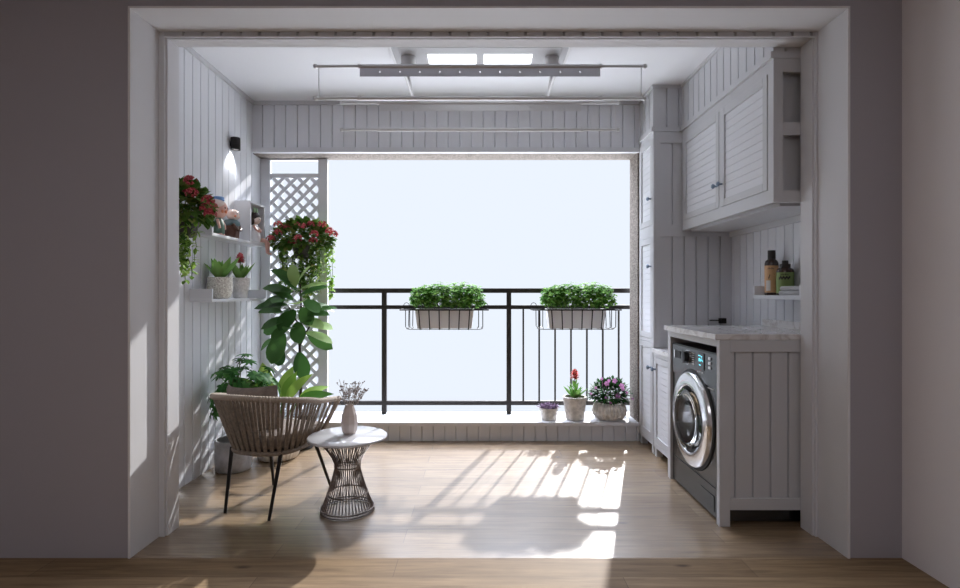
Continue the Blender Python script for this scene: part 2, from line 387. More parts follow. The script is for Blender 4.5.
# ------------------------------------------------------------------ railing
t = thing('balcony_railing', 'dark metal balcony railing with slim uprights across the window', 'railing', (0, 4.72, .156))
YR = 4.72
for n, a, b in (('top_rail', 1.209, 1.250), ('middle_rail', 1.068, 1.103), ('bottom_rail', .232, .268)):
    finish(n, box(B(), -1.99, 1.60, YR-.02, YR+.02, a, b), 'rail', t, bevel=.002)
for x in (-1.92, -.836, .252, 1.34): finish('post', box(B(), x-.02, x+.02, YR-.019, YR+.019, .157, 1.217), 'rail', t)
for i in range(7): x = .378 + .139*i; finish('baluster', box(B(), x-.007, x+.007, YR-.007, YR+.007, .26, 1.075), 'rail', t)

# ------------------------------------------------------------------ cabinets
def louver_door(parent, y0, y1, z0, z1, X, knob=None, st=.045):
    """door facing -X; X = its outer face"""
    d = B()
    box(d, X, X+.02, y0, y0+st, z0, z1); box(d, X, X+.02, y1-st, y1, z0, z1)
    box(d, X, X+.02, y0+st, y1-st, z0, z0+st); box(d, X, X+.02, y0+st, y1-st, z1-st, z1)
    o = finish('door', d, 'cab', parent, bevel=.002)
    l = B(); louver(l, y0+st, y1-st, z0+st, z1-st, L_right(X+.014), sp=.046, th=.006); finish('louvre_panel', l, 'boardw', o)
    if knob:
        ky, kz = knob; q = B(); tube(q, [(X, ky, kz), (X-.018, ky, kz)], .006, 10); lathe(q, [(.008, .016), (.015, .022), (.016, .030), (.010, .036)], (X, ky, kz), 16, 'X')
        finish('knob', q, 'blue', o, smooth=True)
    return o
# tall cabinet beside the window
X = 1.298
t = thing('tall_cabinet', 'tall pale grey louvred cabinet beside the right end of the window', 'cabinet', (1.6, 4.2, 0))
r = B(); box(r, X+.022, 1.886, 4.062, YB-.001, .065, 2.415); finish('body', r, 'cab', t)
r = B()
for a, b in ((4.05, 4.068), (YB-.022, YB-.001)): box(r, X, X+.022, a, b, .065, 2.415)
for a, b in ((2.375, 2.415), (1.63, 1.72), (.835, .86), (.065, .10)): box(r, X, X+.022, 4.068, YB-.022, a, b)
box(r, X, X+.022, 4.0405, 4.05, .797, 2.415); finish('face_frame', r, 'cab', t)
r = B()   # end facing the room
box(r, X+.0225, 1.35, 4.04, 4.0615, .797, 2.415); box(r, 1.35, 1.886, 4.04, 4.062, 2.33, 2.415); box(r, 1.35, 1.886, 4.04, 4.062, 1.63, 1.72)
finish('end_frame', r, 'cab', t)
r = B(); bead(r, 1.35, 1.886, 1.72, 2.33, F_front(4.062), sp=.09, th=.014, gd=.012, gw=.011); bead(r, 1.35, 1.886, .797, 1.63, F_front(4.062), sp=.09, th=.014, gd=.012, gw=.011)
finish('end_boards', r, 'cab', t)
louver_door(t, 4.07, 4.384, 1.722, 2.373, X-.002, (4.09, 1.92)); louver_door(t, 4.07, 4.384, .862, 1.628, X-.002, (4.09, 1.41)); louver_door(t, 4.07, 4.384, .102, .833, X-.002, (4.09, .645))
for y in (4.07, 4.36): finish('foot', box(B(), X+.004, X+.05, y-.02, y+.02, 0, .066), 'cab', t)
finish('foot', box(B(), 1.8, 1.85, 4.35, 4.39, 0, .066), 'cab', t)
# low cabinet with marble slab
t = thing('low_cabinet', 'low grey louvred cabinet with marble top between tall cabinet and washer', 'cabinet', (1.6, 3.8, 0))
finish('body', box(B(), X+.022, 1.885, 3.565, 4.036, .065, .765), 'cab', t)
r = B()
for a, b in ((3.565, 3.59), (4.02, 4.038)): box(r, X, X+.022, a, b, .065, .765)
for a, b in ((.735, .765), (.065, .10)): box(r, X, X+.022, 3.59, 4.02, a, b)
finish('face_frame', r, 'cab', t)
louver_door(t, 3.592, 4.018, .102, .733, X-.002, (3.985, .645))
finish('worktop', box(B(), X-.012, 1.886, 3.562, 4.038, .765, .795), 'marble', t, bevel=.003)
for y in (3.60, 4.0): finish('foot', box(B(), X+.004, X+.05, y-.02, y+.02, 0, .066), 'cab', t)
r = B(); lathe(r, [(.10, 0), (.15, .01), (.195, .06), (.20, .115), (.193, .117), (.185, .06), (.13, .02), (.02, .016)], (1.545, 3.80, .796), 40, squash=.88)
tag(finish('wash_basin', r, 'plastic', smooth=True), 'white vessel basin on the low marble top behind the washer', 'basin')
t = thing('wall_lever', 'small black metal lever fixed to the grey boarded cabinet end above the basin', 'lever', (1.84, 4.03, 1.0))
finish('bracket', box(B(), 1.785, 1.84, 4.028, 4.047, .98, 1.02), 'black', t, bevel=.003); r = B(); tube(r, [(1.80, 4.022, 1.004), (1.71, 4.022, 1.004)], .005, 10); tube(r, [(1.80, 4.035, 1.004), (1.80, 4.018, 1.004)], .007, 10); finish('handle', r, 'black', t)

# hanging cabinet
X = 1.513; ya, yb, za, zb = YI+.004, 4.036, 1.674, 2.415
t = thing('wall_cabinet', 'long grey wall cabinet with two louvred doors hung above the washer', 'cabinet', (1.7, 3.4, za))
r = B(); box(r, X+.022, 1.886, ya+.05, yb, za+.03, zb); box(r, X+.022, X+.04, ya+.07, yb, za+.0, za+.03); finish('body', r, 'cab', t)
r = B()
for a, b in ((ya, ya+.055), (3.385, 3.415), (yb-.03, yb)): box(r, X, X+.022, a, b, za, zb)
for a, b in ((zb-.06, zb), (za, za+.07)):
    for c, d in ((ya+.055, 3.385), (3.415, yb-.03)): box(r, X, X+.022, c, d, a, b)
finish('face_frame', r, 'cab', t)
r = B(); box(r, X+.0225, X+.05, ya+.0005, ya+.022, za, zb); box(r, 1.84, 1.886, ya, ya+.022, za, zb)
for a, b in ((za, za+.06), (zb-.07, zb), (2.02, 2.085)): box(r, X+.05, 1.84, ya, ya+.022, a, b)
finish('end_frame', r, 'cab', t)
finish('bottom_moulding', box(B(), X+.06, 1.864, ya+.05, yb-.02, za-.012, za+.03), 'cab', t)
louver_door(t, 3.415, yb-.032, za+.072, zb-.062, X-.004, (3.437, 1.885)); louver_door(t, ya+.057, 3.385, za+.072, zb-.062, X-.004, (3.365, 1.885))

# washer housing
X = 1.235; ya, yb = YI+.004, 3.55
t = thing('washer_cabinet', 'grey boarded housing with marble worktop around the washing machine', 'cabinet', (1.5, 3.1, 0))
xe = 1.886
r = B(); box(r, X+.0, X+.055, ya, ya+.035, .0, .962); box(r, xe-.05, xe, ya, ya+.035, 0, .962); box(r, X+.055, xe-.05, ya, ya+.03, .90, .962); box(r, X+.055, xe-.05, ya, ya+.03, .085, .145)
finish('end_frame', r, 'cab', t, bevel=.002)
r = B(); bead(r, X+.055, xe-.05, .145, .90, F_front(ya+.026), sp=.092, th=.014, gd=.012, gw=.011, start=.03); finish('end_boards', r, 'cab', t)
r = B(); box(r, X, xe, yb-.045, yb, 0, .962); finish('far_panel', r, 'cab', t)
r = B(); box(r, X, X+.02, ya+.035, yb-.045, .925, .962); finish('front_rail', r, 'cab', t)
r = B(); box(r, X-.022, 1.886, ya-.0, yb+.01, .963, .993); finish('worktop', r, 'marble', t, bevel=.003)
r = B(); box(r, 1.862, 1.886, ya, yb+.01, .993, 1.035); finish('upstand', r, 'marble', t)

# washing machine
X = 1.250; y0, y1, zt = 2.83, 3.498, .885; cy, cz, rr = 3.16, .47, .235
t = thing('washing_machine', 'dark steel front loading washing machine with round chrome door', 'washing machine', (1.5, cy, 0))
r = B()   # body: a front plate with a round hole, the rest a box
N = 48; z0 = .012
ring = [r.verts.new((X, cy+rr*math.cos(2*PI*k/N), cz+rr*math.sin(2*PI*k/N))) for k in range(N)]
outer = []
for k in range(N):
    a = 2*PI*k/N; c, s = math.cos(a), math.sin(a); q = 1e9
    if c > 1e-6: q = min(q, (y1-cy)/c)
    if c < -1e-6: q = min(q, (y0-cy)/c)
    if s > 1e-6: q = min(q, (.70-cz)/s)
    if s < -1e-6: q = min(q, (.17-cz)/s)
    outer.append(r.verts.new((X, cy+q*c, cz+q*s)))
for k in range(N): r.faces.new((ring[k], ring[(k+1)%N], outer[(k+1)%N], outer[k]))
def quad(bm, *c): bm.faces.new([bm.verts.new(p) for p in c])
for (cyy, czz) in ((y0, .70), (y1, .70), (y0, .17), (y1, .17)):  # fill the plate's four corners
    ks = sorted(outer, key=lambda v: (v.co.y-cyy)**2 + (v.co.z-czz)**2)
    aa = min((v for v in outer if abs(v.co.y-cyy) < 1e-4), key=lambda v: abs(v.co.z-czz)); bb = min((v for v in outer if abs(v.co.z-czz) < 1e-4), key=lambda v: abs(v.co.y-cyy))
    if aa is not bb: r.faces.new((aa, bb, r.verts.new((X, cyy, czz))))
quad(r, (X, y0, .17), (X, y1, .17), (X, y1, z0), (X, y0, z0)); quad(r, (X, y0, .70), (X, y1, .70), (X, y1, zt), (X, y0, zt))
xb = 1.84
quad(r, (X, y0, z0), (X, y0, zt), (xb, y0, zt), (xb, y0, z0)); quad(r, (X, y1, z0), (X, y1, zt), (xb, y1, zt), (xb, y1, z0))
quad(r, (X, y0, zt), (X, y1, zt), (xb, y1, zt), (xb, y0, zt)); quad(r, (X, y0, z0), (X, y1, z0), (xb, y1, z0), (xb, y0, z0)); quad(r, (xb, y0, z0), (xb, y1, z0), (xb, y1, zt), (xb, y0, zt))
finish('body', r, 'steel', t)
r = B(); box(r, X-.006, X+.002, y0, y1, .70, zt-.004); finish('control_panel', r, 'steel', t, bevel=.003)
cp = t.children[-1] if t.children else t
PX = X-.006
r = B(); lathe(r, [(.040, 0), (.040, .006), (.034, .008), (.033, .028), (.026, .032)], (PX, 3.235, .822), 32, 'X'); kn = finish('dial', r, 'dark', t, smooth=True)
r = B(); lathe(r, [(.043, -.001), (.043, .004)], (PX, 3.235, .822), 32, 'X'); finish('dial_ring', r, 'chrome', kn)
r = B(); box(r, PX-.004, PX, 2.995, 3.085, .775, .868); sc_ = finish('display', r, 'screen', t)
r = B(); R = random.Random(3)
for (y, z, w_, h_) in ((3.05, .852, .03, .005), (3.022, .848, .012, .006), (3.058, .828, .004, .016), (3.046, .828, .004, .016), (3.052, .836, .012, .003), (3.034, .828, .004, .016), (3.02, .828, .012, .003), (3.02, .836, .012, .003), (3.045, .80, .022, .004), (3.01, .825, .004, .01)):
    box(r, PX-.0052, PX-.0042, y-w_/2, y+w_/2, z-h_/2, z+h_/2)
finish('lit_digits', r, 'teal', sc_)
r = B()
for i in range(6): box(r, PX-.003, PX, 3.135, 3.165, .853-i*.0125, .857-i*.0125)
finish('programme_marks', r, 'edge', t)
for i, z in enumerate((.85, .825, .80)): r = B(); box(r, PX-.005, PX, 2.905, 2.935, z-.008, z+.008); finish('button', r, 'alu', t, bevel=.002)
for i in range(4): r = B(); lathe(r, [(.005, 0), (.004, .003)], (PX, 3.075-.02*i, .76), 10, 'X'); finish('button', r, 'alu', t)
r = B(); box(r, PX-.002, PX, 3.315, 3.475, .775, .862); dr = finish('detergent_drawer', r, 'steel', t, bevel=.002)
r = B(); box(r, PX-.005, PX-.002, 3.345, 3.42, .80, .845); finish('handle', r, 'rubber', dr); r = B(); box(r, PX-.010, PX-.002, 3.42, 3.435, .798, .847); finish('handle_lip', r, 'chrome', dr)
r = B()
for i in range(11): box(r, X-.0018, X, 2.885+i*.009, 2.890+i*.009, .684, .689)
finish('badge', r, 'edge', t)
r = B(); lathe(r, [(.185, .012), (.192, .034), (.200, .038), (.262, .030), (.272, .022), (.274, .003), (.20, .002)], (X, cy, cz), 64, 'X'); bm_ = r
# open ring: remove the end caps
bm_.faces.ensure_lookup_table()
for f in [f for f in bm_.faces if len(f.verts) > 8]: bm_.faces.remove(f)
dd = finish('door', r, 'chrome', t, smooth=True)
r = B(); lathe(r, [(.196, .0), (.193, .032), (.160, .018), (.155, 0)], (X, cy, cz), 48, 'X')
for f in [f for f in r.faces if len(f.verts) > 8]: r.faces.remove(f)
finish('seal', r, 'rubber', dd, smooth=True)
r = B(); lathe(r, [(.272, .0005), (.292, .0005), (.290, .006), (.272, .008)], (X, cy, cz), 64, 'X')
for f in [f for f in r.faces if len(f.verts) > 8]: r.faces.remove(f)
finish('door_shadow_ring', r, 'rubber', dd, smooth=True)  # black ring stands in for the shadow around the chrome door
r = B(); prof = [(.175*math.sin(a), .030-.11*math.cos(a)*1.0+.02) for a in [PI/2*i/8 for i in range(1, 9)]]
lathe(r, prof, (X, cy, cz), 48, 'X'); finish('glass', r, 'screen' if False else 'glass', dd, smooth=True)
r = B(); lathe(r, [(.225, .0), (.235, -.02), (.235, -.38), (.03, -.39)], (X+.004, cy, cz), 48, 'X', ribs=24, amp=.012)
for f in [f for f in r.faces if len(f.verts) > 8 and abs(f.calc_center_median().x - X) < .05]: r.faces.remove(f)
for a in (.4, 2.5, 4.6):
    c, s = math.cos(a), math.sin(a)
    tube(r, [(X+.03, cy+.205*c, cz+.205*s), (X+.36, cy+.205*c, cz+.205*s)], .03, 10)
finish('drum', r, 'steel2', t, smooth=True)
r = B(); box(r, X-.003, X, 2.88, 3.05, .035, .12); finish('filter_flap', r, 'steel', t, bevel=.002)
r = B(); box(r, X-.002, X+.001, y0, y1, .166, .171); finish('seam', r, 'rubber', t)
for yy in (2.87, 3.45):
    for xx in (1.32, 1.78): r = B(); lathe(r, [(.02, 0), (.02, .013)], (xx, yy, 0), 12); finish('foot', r, 'rubber', t)

# ------------------------------------------------------------------ right wall shelf with bottles
t = thing('wall_shelf', 'small white tray shelf on the right wall above the marble worktop', 'shelf', (1.82, 3.2, 1.168))
r = B(); box(r, 1.74, 1.887, 2.93, 3.44, 1.168, 1.192); finish('board', r, 'boardw', t, bevel=.002)
finish('end_panel', box(B(), 1.74, 1.887, 3.425, 3.44, 1.192, 1.25), 'boardw', t); finish('end_panel', box(B(), 1.74, 1.887, 2.93, 2.945, 1.192, 1.25), 'boardw', t)
def bottle(x, y, z, rad, h, label, labmat, pump):
    t = thing('bottle', label, 'bottle', (x, y, z))
    r = B(); lathe(r, [(rad*.93, 0), (rad, .006), (rad, h*.70), (rad*.9, h*.76), (rad*.42, h*.82), (rad*.40, h*.84)], (x, y, z), 32); finish('body', r, 'btl', t, smooth=True)
    r = B(); lathe(r, [(rad*1.012, h*.06), (rad*1.012, h*.66)], (x, y, z), 32); lb = finish('label', r, labmat, t, smooth=True)
    r = B()
    if pump: lathe(r, [(rad*.62, h*.80), (rad*.62, h*.90), (rad*.36, h*.905), (rad*.36, h)], (x, y, z), 24)
    else: lathe(r, [(rad*.56, h*.80), (rad*.56, h)], (x, y, z), 24)
    finish('cap', r, 'ink', t, smooth=True)
    r = B(); cx = x-.0; R = random.Random(int(x*1000+y*100))
    def patch(bm, a0, a1, zz0, zz1, off):   # curved patch on the label
        n = 5; rr = rad*1.012+off
        A = [bm.verts.new((x+rr*math.cos(a0+(a1-a0)*i/n), y+rr*math.sin(a0+(a1-a0)*i/n), zz0)) for i in range(n+1)]
        C = [bm.verts.new((x+rr*math.cos(a0+(a1-a0)*i/n), y+rr*math.sin(a0+(a1-a0)*i/n), zz1)) for i in range(n+1)]
        for i in range(n): bm.faces.new((A[i], A[i+1], C[i+1], C[i]))
    ac = -2.15
    for i in range(7): patch(r, ac-.45+.13*i, ac-.36+.13*i, z+h*(.575+.012*(i%2)), z+h*(.60+.008*((i*5)%3)), .0006)
    finish('print', r, 'ink', lb); r = B()
    if pump:
        for i in range(8): patch(r, ac-.7+.17*i, ac-.53+.17*i, z+h*(.45+.03*(i%2)), z+h*(.52+.03*((i*3)%2)), .0006)
    else:
        for i in range(3): patch(r, ac-.38+.08*i, ac-.27+.08*i, z+h*(.36+.03*i), z+h*(.40+.03*i), .0006)
    finish('print', r, 'ink', lb)
    if not pump:
        r = B(); patch(r, ac-.75, ac-.05, z+h*.10, z+h*.33, .0005); q = finish('inset_label', r, 'labw', lb)
bottle(1.822, 3.375, 1.192, .039, .280, 'tall brown bottle with tan label and black cap on the right wall shelf', 'lab1', False)
bottle(1.828, 3.235, 1.192, .047, .208, 'short wide brown bottle with green label and stepped black cap on the right wall shelf', 'lab2', True)
def cloth(z, x0, y0, y1, label):
    r = B(); pts = []; th = .026
    poly = [(0, 0), (.105, 0), (.105, th*.42), (.012, th*.46), (.012, th*.54), (.105, th*.58), (.105, th), (0, th), (-.006, th*.8), (-.008, th*.5), (-.006, th*.2)]
    prism(r, poly, y0, y1, lambda u, n, v: Vector((x0+u, v, z+n))); o = finish('folded_towel', r, 'towel', bevel=.003)
    return tag(o, label, 'towel', 'folded grey towels on the right wall shelf')
cloth(1.1925, 1.757, 2.965, 3.165, 'light grey folded towel at the bottom of the stack beside the green labelled bottle')
cloth(1.219, 1.762, 2.968, 3.160, 'light grey folded towel on top of the stack beside the green labelled bottle')

# ------------------------------------------------------------------ wall lamp
t = thing('wall_lamp', 'black cylinder spotlight mounted high on the left boarded wall', 'lamp', (-1.81, 4.01, 2.27))
lx, ly = -1.815, 4.01
r = B(); lathe(r, [(.026, .0), (.033, 0), (.033, .09), (.001, .09), (.001, .086), (.028, .085), (.026, .0)], (lx, ly, 2.27), 32)
for f in [f for f in r.faces if len(f.verts) > 8]: r.faces.remove(f)
finish('shade', r, 'black', t, smooth=True); finish('bracket', box(B(), WL+.012, lx-.03, ly-.015, ly+.015, 2.295, 2.33), 'black', t)
r = B(); lathe(r, [(.025, .018), (.025, .024)], (lx, ly, 2.27), 24); finish('bulb', r, 'lamp', t)
sp = bpy.data.lights.new('spot', 'SPOT'); sp.energy = 4.5; sp.spot_size = math.radians(95); sp.spot_blend = .5; sp.shadow_soft_size = .015; sp.color = (.93, .96, 1)
so = bpy.data.objects.new('wall_lamp_light', sp); COL.objects.link(so); so.parent = t; so.location = (lx+1.81, 0, .012)

# ------------------------------------------------------------------ ceiling clothes airer
t = thing('clothes_airer', 'white ceiling clothes airer with lit panels and long drying rods', 'clothes airer', (0, 3.395, 2.5))
r = B(); box(r, -.545, .545, 3.22, 3.58, 2.70, ZC); box(r, -.50, .50, 3.25, 3.55, 2.685, 2.70)
bd = finish('body', r, 'airer', t, bevel=.008)
for a, b in ((-.325, -.025), (.025, .325)):
    r = B(); box(r, a, b, 3.345, 3.475, 2.678, 2.686); finish('light_panel', r, 'lit', bd)
for sgn in (-1, 1):
    r = B(); box(r, sgn*.56-.012, sgn*.56+.012, 3.19, 3.62, 2.735, ZC); finish('track', r, 'plastic', t, bevel=.003)
    r = B(); lathe(r, [(.035, .115), (.045, .13), (.045, .185)], (sgn*.45, 3.395, 2.5), 24); tube(r, [(sgn*.45, 3.395, 2.62), (sgn*.45, 3.395, 2.515)], .012, 10); finish('column', r, 'plastic', t, smooth=True)
    r = B(); tube(r, [(sgn*.45, 3.105, 2.52), (sgn*.45, 3.685, 2.52)], .010, 10); tube(r, [(sgn*.45, 3.395, 2.60), (sgn*.45, 3.20, 2.515)], .008, 8); tube(r, [(sgn*.45, 3.395, 2.60), (sgn*.45, 3.59, 2.515)], .008, 8)
    finish('crossbar', r, 'plastic', t, smooth=True)
for yy in (3.10, 3.69):
    m_ = 'alu' if yy < 3.3 else 'plastic'
    for z in (2.507, 2.323):
        r = B(); tube(r, [(-.94, yy, z), (.94, yy, z)], .009, 12); tube(r, [(-.695, yy, z), (.695, yy, z)], .0115, 12); rod = finish('rod', r, m_, t, smooth=True)
        for s in (-1, 1):
            r = B(); ell(r, (s*.945, yy, z), .014, .014, .014); finish('end_cap', r, m_, rod, smooth=True)
            r = B(); tube(r, [(s*.685, yy, z), (s*.70, yy, z)], .015, 12); finish('collar', r, m_, rod, smooth=True)
    for s in (-1, 1): r = B(); tube(r, [(s*.925, yy, 2.323), (s*.925, yy, 2.507)], .0025, 6); finish('hanger', r, m_, t)
    # perforated strip
    r = B(); zt_, zb_ = 2.497, 2.449; hz = 2.475; hr = .006; hs = [-.575+.115*i for i in range(11)]
    xs = [-.69] + [(a+b)/2 for a, b in zip(hs, hs[1:])] + [.69]
    for i, h in enumerate(hs):
        for y_ in (yy-.002, yy+.002):
            n = 12; inn = [r.verts.new((h+hr*math.cos(2*PI*k/n+PI/4), y_, hz+hr*math.sin(2*PI*k/n+PI/4))) for k in range(n)]
            cs = [r.verts.new(p) for p in ((xs[i+1], y_, zt_), (xs[i], y_, zt_), (xs[i], y_, zb_), (xs[i+1], y_, zb_))]
            for q in range(4):
                a = cs[q]; b = cs[(q+1) % 4]; seg = [inn[(q*3+j) % n] for j in range(4)]
                r.faces.new([a, b] + seg[::-1])
    finish('perforated_strip', r, m_, t)

# ------------------------------------------------------------------ left wall shelves
def tray_shelf(y0, y1, xf, z0, h, label):
    t = thing('wall_shelf', label, 'shelf', ((WL+xf)/2, (y0+y1)/2, z0))
    xw = WL+.0125
    finish('board', box(B(), xw, xf, y0, y1, z0, z0+.02), 'boardw', t, bevel=.002)
    finish('end_panel', box(B(), xw, xf, y0, y0+.014, z0+.02, z0+h), 'boardw', t); finish('end_panel', box(B(), xw, xf, y1-.014, y1, z0+.02, z0+h), 'boardw', t)
tray_shelf(3.50, 4.36, -1.735, 1.578, .092, 'upper white tray shelf on the left wall holding figurines and a display box')
tray_shelf(3.44, 4.32, -1.707, 1.148, .085, 'lower white tray shelf on the left wall holding two potted succulents')
t = thing('display_box', 'open white box shelf standing on the upper left shelf around the rabbit eared figurine', 'box', (-1.79, 4.2, 1.598))
r = B(); x0, x1, ya, yb, za, zb = WL+.0125, -1.73, 4.07, 4.345, 1.5985, 1.905; q = .014
box(r, x0, x1, ya, ya+q, za, zb); box(r, x0, x1, yb-q, yb, za, zb); box(r, x0, x1, ya+q, yb-q, zb-q, zb); box(r, x0, x1, ya+q, yb-q, za, za+q); box(r, x0, x0+.008, ya+q, yb-q, za+q, zb-q)
finish('box_shell', r, 'boardw', t)
# figurines
def fig_child(x, y, z):
    t = thing('figurine', 'big headed ceramic child figurine in green with a blue cap on the upper left shelf', 'figurine', (x, y, z))
    r = B(); lathe(r, [(.030, .012), (.038, .02), (.040, .05), (.034, .09), (.024, .115), (.018, .13)], (x, y, z), 24); finish('dress', r, 'fgreen', t, smooth=True)
    r = B(); ell(r, (x, y, z+.185), .058, .062, .065, seg=24); hd = finish('head', r, 'skin', t, smooth=True)
    r = B(); ell(r, (x-.006, y-.012, z+.205), .056, .056, .050, seg=20); finish('hair', r, 'pale', hd, smooth=True)
    r = B(); ell(r, (x-.004, y-.052, z+.20), .030, .02, .024, seg=14); finish('hair_bow', r, 'fred', hd, smooth=True)
    r = B(); ell(r, (x+.056, y-.01, z+.165), .008, .012, .012, seg=10); ell(r, (x+.045, y-.036, z+.165), .008, .012, .012, seg=10); finish('cheek', r, 'orange', hd, smooth=True)
    r = B(); ell(r, (x+.060, y-.0, z+.178), .006, .006, .006, seg=8); finish('nose', r, 'skin', hd, smooth=True)
    
    for q in (.016, -.02): r = B(); ell(r, (x+.054, y+q, z+.19), .005, .005, .006, seg=8); finish('eye', r, 'hair', hd)
    r = B(); lathe(r, [(.040, .245), (.036, .25), (.036, .266), (.028, .27)], (x, y-.0, z), 24); finish('cap', r, 'fblue', hd, smooth=True)
    for s in (-1, 1):
        r = B(); tube(r, [(x+.005, y+s*.028, z+.11), (x+.02, y+s*.042, z+.08), (x+.026, y+s*.036, z+.05)], [.010, .009, .009], 10); finish('arm', r, 'skin', t, smooth=True)
        r = B(); ell(r, (x+.012, y+s*.018, z+.011), .024, .014, .011); finish('foot', r, 'skin', t, smooth=True)
fig_child(-1.796, 3.71, 1.598)
def fig_round(x, y, z):
    t = thing('figurine', 'small round bald figurine in brown robe with teal scarf on the upper left shelf', 'figurine', (x, y, z))
    r = B(); lathe(r, [(.046, 0), (.052, .01), (.054, .06), (.05, .10), (.035, .125)], (x, y, z), 28); finish('robe', r, 'fbrown', t, smooth=True)
    r = B(); lathe(r, [(.052, .092), (.058, .10), (.056, .122), (.040, .136), (.02, .14)], (x, y, z), 28); finish('scarf', r, 'fteal', t, smooth=True)
    r = B(); ell(r, (x+.012, y, z+.172), .044, .046, .042, seg=22); hd = finish('head', r, 'pale', t, smooth=True)
    r = B()
    for s in (-1, 1): ell(r, (x+.044, y+s*.026-.008, z+.160), .008, .010, .009, seg=10)
    finish('cheek', r, 'orange', hd, smooth=True)
    for s in (-1, 1): r = B(); ell(r, (x+.050, y+s*.016-.004, z+.178), .005, .006, .003, seg=8); finish('eye', r, 'hair', hd)
    for s in (-1, 1): r = B(); tube(r, [(x+.03, y+s*.05, z+.10), (x+.052, y+s*.035, z+.07), (x+.054, y+s*.01, z+.06)], [.014, .012, .009], 10); finish('sleeve', r, 'fbrown', t, smooth=True)
fig_round(-1.795, 3.90, 1.598)
def fig_girl(x, y, z):
    t = thing('figurine', 'dark haired girl figurine with mint rabbit ears sitting with legs over the shelf edge', 'figurine', (x, y, z))
    r = B(); lathe(r, [(.040, 0), (.046, .01), (.044, .04), (.034, .09), (.026, .125), (.014, .14)], (x, y, z), 28); finish('dress', r, 'fwhite', t, smooth=True)
    r = B(); ell(r, (x+.03, y+.03, z+.012), .045, .03, .015, seg=16); finish('skirt_hem', r, 'mint', t, smooth=True)
    r = B(); ell(r, (x+.01, y, z+.172), .036, .038, .040, seg=22); hd = finish('head', r, 'pale', t, smooth=True)
    r = B(); ell(r, (x-.002, y+.002, z+.190), .045, .048, .042, seg=22); ell(r, (x-.006, y-.032, z+.165), .022, .014, .04); ell(r, (x-.006, y+.036, z+.165), .022, .014, .04); finish('hair', r, 'hair', hd, smooth=True)
    for s in (-1, 1): r = B(); ell(r, (x+.044, y+s*.014, z+.172), .003, .005, .005, seg=8); finish('eye', r, 'hair', hd)
    r = B(); ell(r, (x+.047, y, z+.162), .004, .004, .004, seg=8); finish('nose', r, 'skin', hd)
    for s in (-1, 1):
        r = B(); ell(r, (x+.008, y+s*.022, z+.242), .008, .012, .026, seg=12); finish('rabbit_ear', r, 'mint', hd, smooth=True)
        r = B(); tube(r, [(x+.005, y+s*.03, z+.12), (x+.03, y+s*.04, z+.09), (x+.042, y+s*.012, z+.075)], [.010, .009, .008], 10); finish('arm', r, 'skin', t, smooth=True)
        r = B(); yy = y+.035+s*.016
        tube(r, [(x+.03, yy, z+.012), (x+.066, yy, z+.010), (x+.086, yy, z-.01), (x+.088, yy, z-.06), (x+.088, yy, z-.086), (x+.104, yy, z-.096), (x+.114, yy, z-.098)], [.016, .015, .014, .010, .008, .009, .006], 12)
        finish('leg', r, 'skin', t, smooth=True)
fig_girl(-1.772, 4.245, 1.6135)

# ------------------------------------------------------------------ pots and plants
def pot(parent, x, y, z, prof, m, soil_r, soil_z, name='pot', n=40, ribs=0, amp=0):
    r = B(); lathe(r, prof, (x, y, z), n, ribs=ribs, amp=amp); p = finish(name, r, m, parent, smooth=True)
    r = B(); lathe(r, [(soil_r, soil_z-.02), (soil_r, soil_z)], (x, y, z), 24); finish('soil', r, 'soil', p)
    return p
def openprof(pts, wall=.008, floor=.02):   # outer profile -> open vessel
    inner = [(max(.005, r-wall), h) for r, h in pts if h > floor][::-1]
    return pts + inner + [(max(.004, pts[0][0]-wall), floor)]
def rosette(bm, x, y, z, n, L, W, seed, zlo=.2, zhi=1.2, spread=.2, prof=None, m_r=.3, stemh=0):
    R = random.Random(seed)
    for i in range(n):
        a = i*2.39996 + rnd(R, -.2, .2); q = i/(n-1); el = zlo + (zhi-zlo)*q + rnd(R, -.06, .06)
        d = Vector((math.cos(a)*math.cos(el), math.sin(a)*math.cos(el), math.sin(el)))
        l = L*(1-.35*q)*rnd(R, .88, 1.05)
        leaf(bm, Vector((x, y, z+stemh*q)) + Vector((math.cos(a), math.sin(a), 0))*spread*W*.4, d, (0, 0, 1), l, W*(1-.3*q), droop=-.25, seg=5, fold=.35, peak=.38)
# pots on the lower left shelf
px, py, pz = -1.765, 3.665, 1.1685
t = thing('potted_succulent', 'broad leaved green succulent in a speckled tan woven pot on the lower left shelf', 'potted plant', (px, py, pz))
pot(t, px, py, pz, openprof([(.050, 0), (.066, .012), (.079, .05), (.082, .09), (.078, .125), (.080, .145)]), 'pott', .070, .125)
r = B(); rosette(r, px, py, pz+.12, 14, .215, .082, 1, .72, 1.3); finish('leaves', r, 'agave', t, smooth=True)
px, py = -1.772, 3.99
t = thing('potted_bromeliad', 'green succulent with pink bloom in a white textured cone pot on the lower left shelf', 'potted plant', (px, py, pz))
pot(t, px, py, pz, openprof([(.042, 0), (.048, .008), (.058, .07), (.070, .14), (.072, .15)]), 'potr', .062, .13)
r = B(); rosette(r, px, py, pz+.125, 13, .175, .066, 5, .8, 1.3); finish('leaves', r, 'agave', t, smooth=True)
def spike(parent, x, y, z0, z1, rad, m):
    r = B(); tube(r, [(x, y, z0), (x, y, z1)], .004, 8); st = finish('flower_stem', r, 'stem', parent)
    r = B()
    for i in range(44):
        a = i*2.4; q = i/43
        zz = -.75+1.7*q; ss = math.sqrt(max(.02, 1-zz*zz)); leaf(r, (x, y, z1-rad*.5+zz*rad*.35), (math.cos(a)*ss, math.sin(a)*ss, zz*.9+.25), (0, 0, 1), rad*.85, rad*.6, droop=-.5, seg=3, fold=.3)
    finish('bloom', r, m, parent)
spike(t, px, py, pz+.13, pz+.31, .048, 'cpink')
